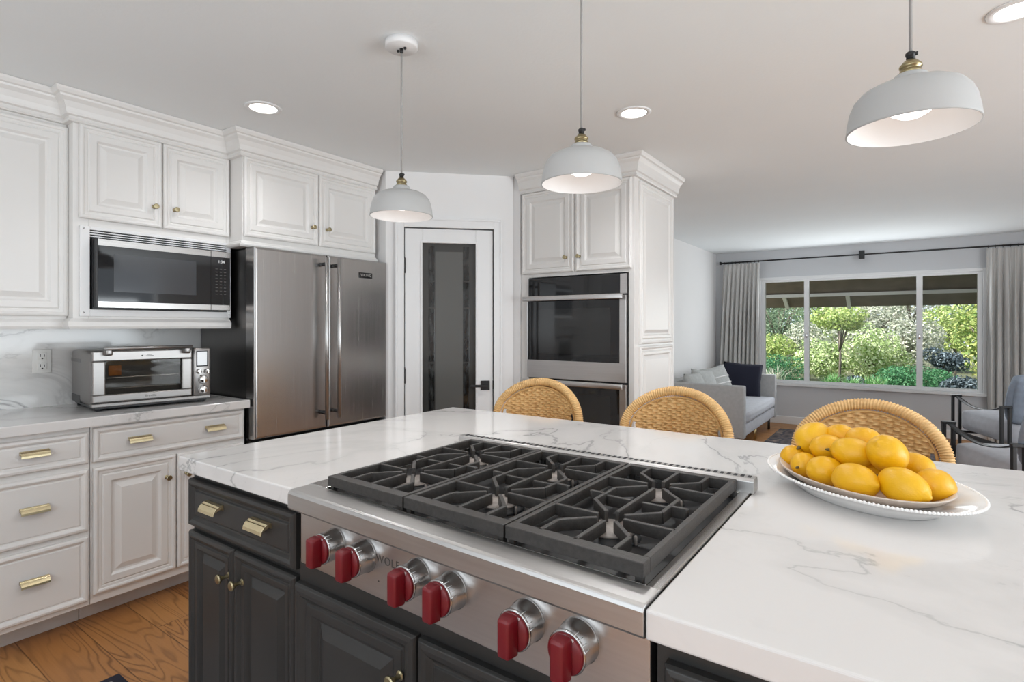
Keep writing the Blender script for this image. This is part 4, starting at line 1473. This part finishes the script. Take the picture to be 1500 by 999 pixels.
# ------------------------------------------------------------------ settee and cushions
def soft_box(mb, a, b, r=0.03, puff=0.0, seg=4):
    """rounded box whose faces bulge"""
    c = [(a[i] + b[i]) / 2 for i in range(3)]
    d = [abs(b[i] - a[i]) for i in range(3)]
    bm = bmesh.new()
    bmesh.ops.create_cube(bm, size=1.0)
    bmesh.ops.subdivide_edges(bm, edges=bm.edges[:], cuts=9, use_grid_fill=True)
    for v in bm.verts:
        p = v.co * 2
        q = V((0, 0, 0))
        for i in range(3):
            o_ = [j for j in range(3) if j != i]
            q[i] = p[i] * (1 + puff * (1 - p[o_[0]] ** 2) * (1 - p[o_[1]] ** 2))
        # round the corners
        w_ = V((q[i] * d[i] / 2 for i in range(3)))
        cl = V((max(-(d[i] / 2 - r), min(d[i] / 2 - r, w_[i])) for i in range(3)))
        e = w_ - cl
        if e.length > r and all(abs(p[i]) <= 1.0001 for i in range(3)) and sum(1 for i in range(3) if abs(e[i]) > 1e-6) > 1:
            e = e.normalized() * r
        v.co = V(c) + cl + e
    mb.frombm(bm, True)
    return mb


t = thing('settee', (-1.75, 6.8, 0), 'pale grey upholstered settee with two square arms against the living room wall', 'sofa')
MB().rbox((-2.12, 5.94, 0.16), (-1.335, 7.66, 0.285), 0.02).build('seat_base', 'seat_fabric', t)
soft_box(MB(), (-2.05, 6.03, 0.287), (-1.315, 7.57, 0.425), 0.04, 0.05).build('seat_cushion', 'seat_fabric', t)
for y in (5.93, 7.575):
    MB().rbox((-2.15, y, 0.15), (-1.325, y + 0.095, 0.69), 0.016).build('arm', 'sofa_fabric', t)
MB().rbox((-2.19, 5.93, 0.16), (-2.08, 7.67, 0.69), 0.016).build('backrest', 'sofa_fabric', t)
for x in (-1.40, -2.06):
    for y in (6.02, 6.80, 7.58):
        MB().tube([(x, y - 0.03, 0.16), (x, y - 0.03, 0.0), (x, y + 0.03, 0.0), (x, y + 0.03, 0.16)], 0.010, 8).build('leg', 'gold_metal' if y < 7 else 'dark_wood', t)


def pillow(name, c, size, rot, mat, label, thick=0.13, group='cushions on the settee', stripes=False):
    t = thing(name, c, label, 'cushion', group)
    bm = bmesh.new()
    n = 14
    grid = {}
    for s_ in (-1, 1):
        for i in range(n + 1):
            for j in range(n + 1):
                u_, v_ = i / n * 2 - 1, j / n * 2 - 1
                edge = (i in (0, n) or j in (0, n))
                if edge and s_ == 1:
                    continue
                k = ((1 - u_ ** 2) * (1 - v_ ** 2))
                h = thick / 2 * (k ** 0.42) if k > 0 else 0
                pinch = 1 - 0.06 * (1 - abs(u_ * v_)) * 1.0
                grid[(s_, i, j)] = bm.verts.new((u_ * size[0] / 2 * (pinch if abs(u_) > .5 else 1), s_ * h, v_ * size[1] / 2 * (pinch if abs(v_) > .5 else 1)))
    g_ = lambda s_, i, j: grid.get((s_, i, j)) or grid[(-1, i, j)]
    for i in range(n):
        for j in range(n):
            bm.faces.new((g_(-1, i, j), g_(-1, i + 1, j), g_(-1, i + 1, j + 1), g_(-1, i, j + 1)))
            bm.faces.new((g_(1, i, j), g_(1, i, j + 1), g_(1, i + 1, j + 1), g_(1, i + 1, j)))
    R_ = Matrix.Translation(c) @ Matrix.Rotation(math.radians(rot[2]), 4, 'Z') @ Matrix.Rotation(math.radians(rot[0]), 4, 'X') @ Matrix.Rotation(math.radians(rot[1]), 4, 'Y')
    for v in bm.verts:
        v.co = R_ @ v.co
    m_ = MB()
    m_.frombm(bm, True)
    m_.build('cover', mat, t)
    if stripes:
        for z in (-0.10, -0.02, 0.06):
            b = MB()
            pts = []
            for i in range(n + 1):
                u_ = i / n * 2 - 1
                v_ = (z / (size[1] / 2))
                k = (1 - u_ ** 2) * (1 - v_ ** 2)
                pts.append(R_ @ V((u_ * size[0] / 2 * .97, -thick / 2 * (max(k, 0) ** 0.42) - 0.002, z)))
            b.tube(pts, 0.008, 6).build('stripe', 'porcelain', t)
    return t


pillow('throw_pillow', (-1.68, 7.40, 0.62), (0.46, 0.44), (-14, 4, 12), 'navy_fabric', 'navy square cushion leaning against the far settee arm', 0.15)
pillow('throw_pillow', (-1.88, 7.00, 0.60), (0.44, 0.42), (-20, -8, 60), 'knit_fabric', 'grey striped cushion on the settee beside the navy cushion', 0.16, stripes=True)
pillow('throw_pillow', (-1.91, 6.62, 0.60), (0.42, 0.40), (-20, 6, 75), 'knit_fabric', 'plain pale grey cushion on the settee near the oven cabinet', 0.17)
pillow('throw_pillow', (-1.90, 6.23, 0.595), (0.36, 0.38), (-18, 0, 80), 'knit_fabric', 'pale grey cushion tucked behind the near settee arm', 0.17)

# ------------------------------------------------------------------ armchairs (local: faces +Y)
def make_armchair():
    t = thing('armchair', (0, 0, 0), None, 'armchair', 'black framed armchairs')
    for s_ in (-1, 1):
        x = s_ * 0.34
        for y in (0.385, -0.385):
            for k in (-0.028, 0.028):
                MB().box((x + k - 0.010, y - 0.014, 0), (x + k + 0.010, y + 0.014, 0.615)).build('leg', 'black_metal', t, bevel=0.002)
            MB().box((x - 0.042, y - 0.016, 0.605), (x + 0.042, y + 0.016, 0.625)).build('arm_cap', 'black_metal', t, bevel=0.003)
        strap = MB()
        n = 18
        vs_, fs = [], []
        for i in range(n + 1):
            u_ = i / n
            y = 0.385 - 0.77 * u_
            z = 0.617 - 0.075 * 4 * u_ * (1 - u_)
            for dx_, dz_ in ((-0.018, 0), (0.018, 0), (0.018, 0.006), (-0.018, 0.006)):
                vs_.append((x + dx_, y, z + dz_))
        for i in range(n):
            for k in range(4):
                fs.append((i * 4 + k, (i + 1) * 4 + k, (i + 1) * 4 + (k + 1) % 4, i * 4 + (k + 1) % 4))
        fs += [(0, 1, 2, 3), tuple(n * 4 + k for k in (3, 2, 1, 0))]
        strap.add(vs_, fs, True).build('arm_strap', 'black_plastic', t)
        MB().box((x - 0.010, -0.375, 0.25), (x + 0.010, 0.375, 0.285)).build('side_rail', 'black_metal', t)
    MB().box((-0.34, 0.365, 0.26), (0.34, 0.385, 0.285)).box((-0.34, -0.385, 0.26), (0.34, -0.365, 0.285)).build('cross_rail', 'black_metal', t)
    soft_box(MB(), (-0.305, -0.34, 0.288), (0.305, 0.40, 0.490), 0.045, 0.06).build('seat_cushion', 'seat_fabric', t)
    b = MB()
    soft_box(b, (-0.30, -0.07, 0), (0.30, 0.07, 0.42), 0.05, 0.10)
    R_ = Matrix.Translation((0, -0.315, 0.475)) @ Matrix.Rotation(math.radians(16), 4, 'X')
    b.v = [tuple(R_ @ V(p)) for p in b.v]
    b.build('back_cushion', 'blue_grey_fabric', t)
    return t


ch = make_armchair()
for k, (x, y, lb) in enumerate(((0.707, 4.686, 'black framed armchair with grey cushions nearest the island at the right frame edge'),
                                (0.865, 6.629, 'black framed armchair with grey cushions nearer the window at the right frame edge'))):
    o = ch if k == 0 else copy_tree(ch)
    o.location = (x, y, 0.012)
    o.rotation_euler = (0, 0, math.radians(21.2))
    o['label'] = lb

rug = tag(MB().box((-1.28, 4.2, 0), (2.2, 7.65, 0.012)).build('area_rug', 'living_rug_pile'), 'dark patterned area rug in the living room beside the settee', 'rug')
t = thing('floor_mat', (-0.9, 0.4, 0), 'navy bordered runner mat on the oak floor before the island, only its corner in view, rest widened to bounce light', 'mat')
MB().rbox((-2.385, -0.62, 0), (0.55, 0.832, 0.010), 0.004).build('border', 'navy_fabric', t)  # the corner is real, the unseen extent is widened for its bounce
MB().box((-2.350, -0.585, 0.0100), (0.515, 0.797, 0.0115)).build('bounce_field', 'bounce_pile', t)  # pale field added to bounce neutral light onto the rangetop front

# ------------------------------------------------------------------ outside: patio roof and garden
struct(MB().box((-14, YB + 0.13, -0.25), (14, 40, -0.05)).build('garden_ground', 'soil'), 'garden ground outside the picture window', 'ground')
t = thing('patio_roof', (0, 9.6, 1.6), 'dark boarded patio roof with white beam and rafters outside the window', 'roof')
def zr(y):
    return 1.80 - 0.53 * (y - 9.60)
m_ = MB()
m_.extrude([(8.28, zr(8.28)), (9.97, zr(9.97)), (9.97, zr(9.97) + 0.05), (8.28, zr(8.28) + 0.05)], (-4.2, 0, 0), Y, Z, X, 8.0)
m_.build('boards', 'soffit_wood', t)
MB().box((-4.2, 9.55, 1.752), (3.8, 9.60, 1.80)).build('beam', 'beam_paint', t)
for x in (-3.18, -2.42, -1.58, -0.72, 0.14, 1.02, 1.9):
    MB().extrude([(9.60, zr(9.60) - 0.045), (9.96, zr(9.96) - 0.035), (9.96, zr(9.96)), (9.60, zr(9.60))], (x, 0, 0), Y, Z, X, 0.05).build('rafter', 'beam_paint', t)
for x in (-4.1, 3.7):
    MB().box((x - 0.05, 9.50, -0.05), (x + 0.05, 9.60, 1.752)).build('post', 'beam_paint', t)
t.location = (0, 9.6, 1.6)


def leaves(mb, pts, size, rng, up=0.3, asp=0.5):
    for p, nrm in pts:
        n_ = (nrm + V((rng.gauss(0, .6), rng.gauss(0, .6), rng.gauss(0, .6) + up))).normalized()
        a = n_.cross(V((rng.gauss(0, 1), rng.gauss(0, 1), rng.gauss(0, 1)))).normalized()
        b = n_.cross(a)
        s_ = size * rng.uniform(.6, 1.3)
        mb.add([p - a * s_, p - b * s_ * asp + n_ * s_ * .12, p + a * s_, p + b * s_ * asp + n_ * s_ * .12], [(0, 1, 2, 3)])
    return mb


def blob_pts(rng, c, rad, n, lumps=9, fill=0.25):
    """points on a lumpy crown: several overlapping ellipsoids"""
    ls = []
    for _ in range(lumps):
        d = V((rng.gauss(0, 1), rng.gauss(0, 1), rng.gauss(0, 1))).normalized() * rng.uniform(.3, .62)
        ls.append((V(c) + V((d.x * rad[0], d.y * rad[1], d.z * rad[2])), rng.uniform(.35, .55)))
    out = []
    for _ in range(n):
        lc, k = rng.choice(ls)
        d = V((rng.gauss(0, 1), rng.gauss(0, 1), rng.gauss(0, 1))).normalized()
        r = (1 - fill * rng.random() ** 2) * k
        out.append((lc + V((d.x * rad[0] * r, d.y * rad[1] * r, d.z * rad[2] * r)), d))
    return out


def shrub(name, x, y, rad, zc, n, leaf, mat, label, cat, group, trunk=None, lumps=9, seed=0, asp=.5, base=-0.05):
    rng = random.Random(seed * 77 + 5)
    t = thing(name, (x, y, base), label, cat, group)
    leaves(MB(), blob_pts(rng, (x, y, zc), rad, int(n * 1.7), lumps), leaf * 0.72, rng, asp=asp).build('foliage', mat, t)
    st = MB()
    tr = trunk or 0.03
    st.tube([(x, y, base), (x + 0.02, y, base + (zc - base) * .5), (x, y, zc)], [tr, tr * .8, tr * .6], 8)
    for k in range(6):
        a = rng.uniform(0, 2 * PI)
        st.tube([(x, y, base + (zc - base) * .55), (x + math.cos(a) * rad[0] * .35, y + math.sin(a) * rad[1] * .35, zc), (x + math.cos(a) * rad[0] * .6, y + math.sin(a) * rad[1] * .6, zc + rad[2] * .3)], [tr * .6, tr * .4, tr * .2], 6)
    st.build('stem', 'bark', t)
    return t


GT, GS = 'background garden trees', 'garden shrubs'
BG = [(-6.2, 19.5, 'leaf_pale', 'pale green tree seen through the left pane, furthest left'), (-4.0, 20.5, 'leaf_pine', 'grey-green pine tree behind the left window pane'),
      (-1.9, 21.0, 'leaf_pale', 'pale green tree behind the small garden tree'), (0.1, 20.2, 'leaf_grey', 'silvery tree behind the middle of the wide pane'),
      (2.1, 21.0, 'leaf_pine', 'dark green tree behind the right window pane'), (4.2, 20.0, 'leaf_pale', 'green tree beyond the right window edge')]
for i, (x, y, m_, lb) in enumerate(BG):
    shrub('garden_tree', x, y, (1.9, 1.4, 2.6), 1.9, 3400, 0.085, m_, lb, 'tree', GT, 0.09, 16, i + 1)
shrub('garden_tree', -2.75, 16.2, (1.05, .8, 1.2), 1.55, 2400, 0.06, 'leaf_pine', 'dark pine with spreading branches in the left window pane', 'tree', GT, 0.05, 8, 21, .18)
shrub('garden_shrub', -2.95, 14.9, (0.95, .6, .62), 0.66, 2400, 0.05, 'leaf_lime', 'lime green bush low in the left window pane', 'bush', GS, None, 9, 22)
shrub('garden_shrub', -1.95, 15.6, (0.80, .6, .78), 0.80, 2400, 0.05, 'leaf_grey', 'pale dry bush beside the left window mullion', 'bush', GS, None, 9, 23)
shrub('garden_shrub', -1.50, 14.6, (0.72, .5, .62), 0.56, 2500, 0.05, 'leaf_pale', 'bright pale bush left of the small tree trunk', 'bush', GS, None, 9, 24)
shrub('garden_shrub', -0.60, 14.8, (0.86, .6, .78), 0.68, 3400, 0.05, 'leaf_pale', 'big rounded pale green bush in the centre of the window', 'bush', GS, None, 11, 25)
shrub('garden_shrub', -0.72, 17.0, (1.1, .7, .85), 1.35, 2600, 0.06, 'leaf_grey', 'silvery flowering bush above the rounded pale bush', 'bush', GS, None, 11, 26)
shrub('garden_shrub', 0.10, 15.6, (0.8, .5, .90), 0.85, 2600, 0.05, 'leaf_grey', 'grey twiggy bush left of the right window mullion', 'bush', GS, None, 9, 27)
shrub('garden_tree', -1.13, 13.6, (0.62, .5, .34), 1.42, 1500, 0.055, 'leaf_lime', 'small slender tree with bare trunk and light green crown', 'tree', GT, 0.028, 8, 28)
shrub('garden_shrub', -2.35, 13.2, (0.80, .6, .46), 0.26, 3400, 0.032, 'leaf_dark', 'clipped dark green mound bush low in the left pane', 'bush', GS, None, 10, 29)
shrub('garden_shrub', -0.06, 12.8, (0.80, .55, .42), 0.22, 3600, 0.032, 'leaf_dark', 'clipped dark green mound bush low in the wide pane', 'bush', GS, None, 10, 30)
shrub('garden_shrub', 0.52, 13.4, (0.45, .45, .34), 0.22, 1500, 0.036, 'leaf_dark', 'small green bush low in the right pane', 'bush', GS, None, 8, 31)
shrub('garden_shrub', 0.72, 14.8, (0.42, .4, .34), 0.62, 1300, 0.05, 'leaf_blue', 'dusky blue-green bush in the right window pane', 'bush', GS, None, 8, 32)
shrub('garden_shrub', 0.80, 11.6, (0.42, .35, .28), 0.30, 1500, 0.036, 'leaf_blue', 'dark blue-leaved plant at the foot of the right pane', 'plant', GS, None, 8, 33)
shrub('garden_tree', 1.22, 12.4, (0.52, .5, .85), 1.05, 2200, 0.055, 'leaf_gold', 'yellow-green young tree filling the right window pane', 'tree', GT, 0.03, 10, 34)
shrub('garden_shrub', 1.0, 17.2, (1.0, .7, .7), 1.25, 2200, 0.06, 'leaf_lime', 'yellowish shrub far behind in the right pane', 'bush', GS, None, 9, 35)


def grass(x, y, n, hgt, seed, mat, label):
    rng = random.Random(seed)
    t = thing('grass_clump', (x, y, -0.05), label, 'grass', 'grass clumps under the window')
    b = MB()
    for _ in range(n):
        a = rng.uniform(0, 2 * PI)
        l_ = hgt * rng.uniform(.6, 1.1)
        o_ = V((x + rng.gauss(0, .05), y + rng.gauss(0, .05), -0.05))
        d = V((math.cos(a), math.sin(a), 0))
        s_ = V((-d.y, d.x, 0)) * 0.008
        k = rng.uniform(.15, .55)
        p1 = o_ + V((0, 0, l_ * .6)) + d * l_ * k * .35
        p2 = o_ + V((0, 0, l_ * (1 - k * .5))) + d * l_ * k
        b.add([o_ - s_, o_ + s_, p1 + s_, p1 - s_, p2], [(0, 1, 2, 3), (3, 2, 4)])
    b.build('blades', mat, t)


grass(-1.15, 12.2, 160, 0.52, 1, 'leaf_grass', 'green grass clump below the small tree, left of the wide pane')
grass(-0.80, 12.0, 160, 0.50, 2, 'leaf_grass', 'green grass clump low in the middle of the wide pane')
grass(-0.45, 11.8, 180, 0.55, 3, 'leaf_grass', 'green grass clump beside the clipped mound bush')
grass(-2.05, 11.6, 140, 0.66, 4, 'leaf_grey', 'pale feathery grass clump behind the settee arm, in the left pane')
shrub('garden_shrub', -0.78, 13.4, (0.32, .3, .22), 0.12, 700, 0.04, 'leaf_blue', 'dark low shrub at the foot of the small tree', 'bush', GS, None, 6, 36)
tag(MB().rbox((0.62, 15.2, -0.1), (0.98, 15.6, 0.20), 0.06).build('garden_rock', 'stone'), 'pale rock in the garden, low in the right pane', 'rock')
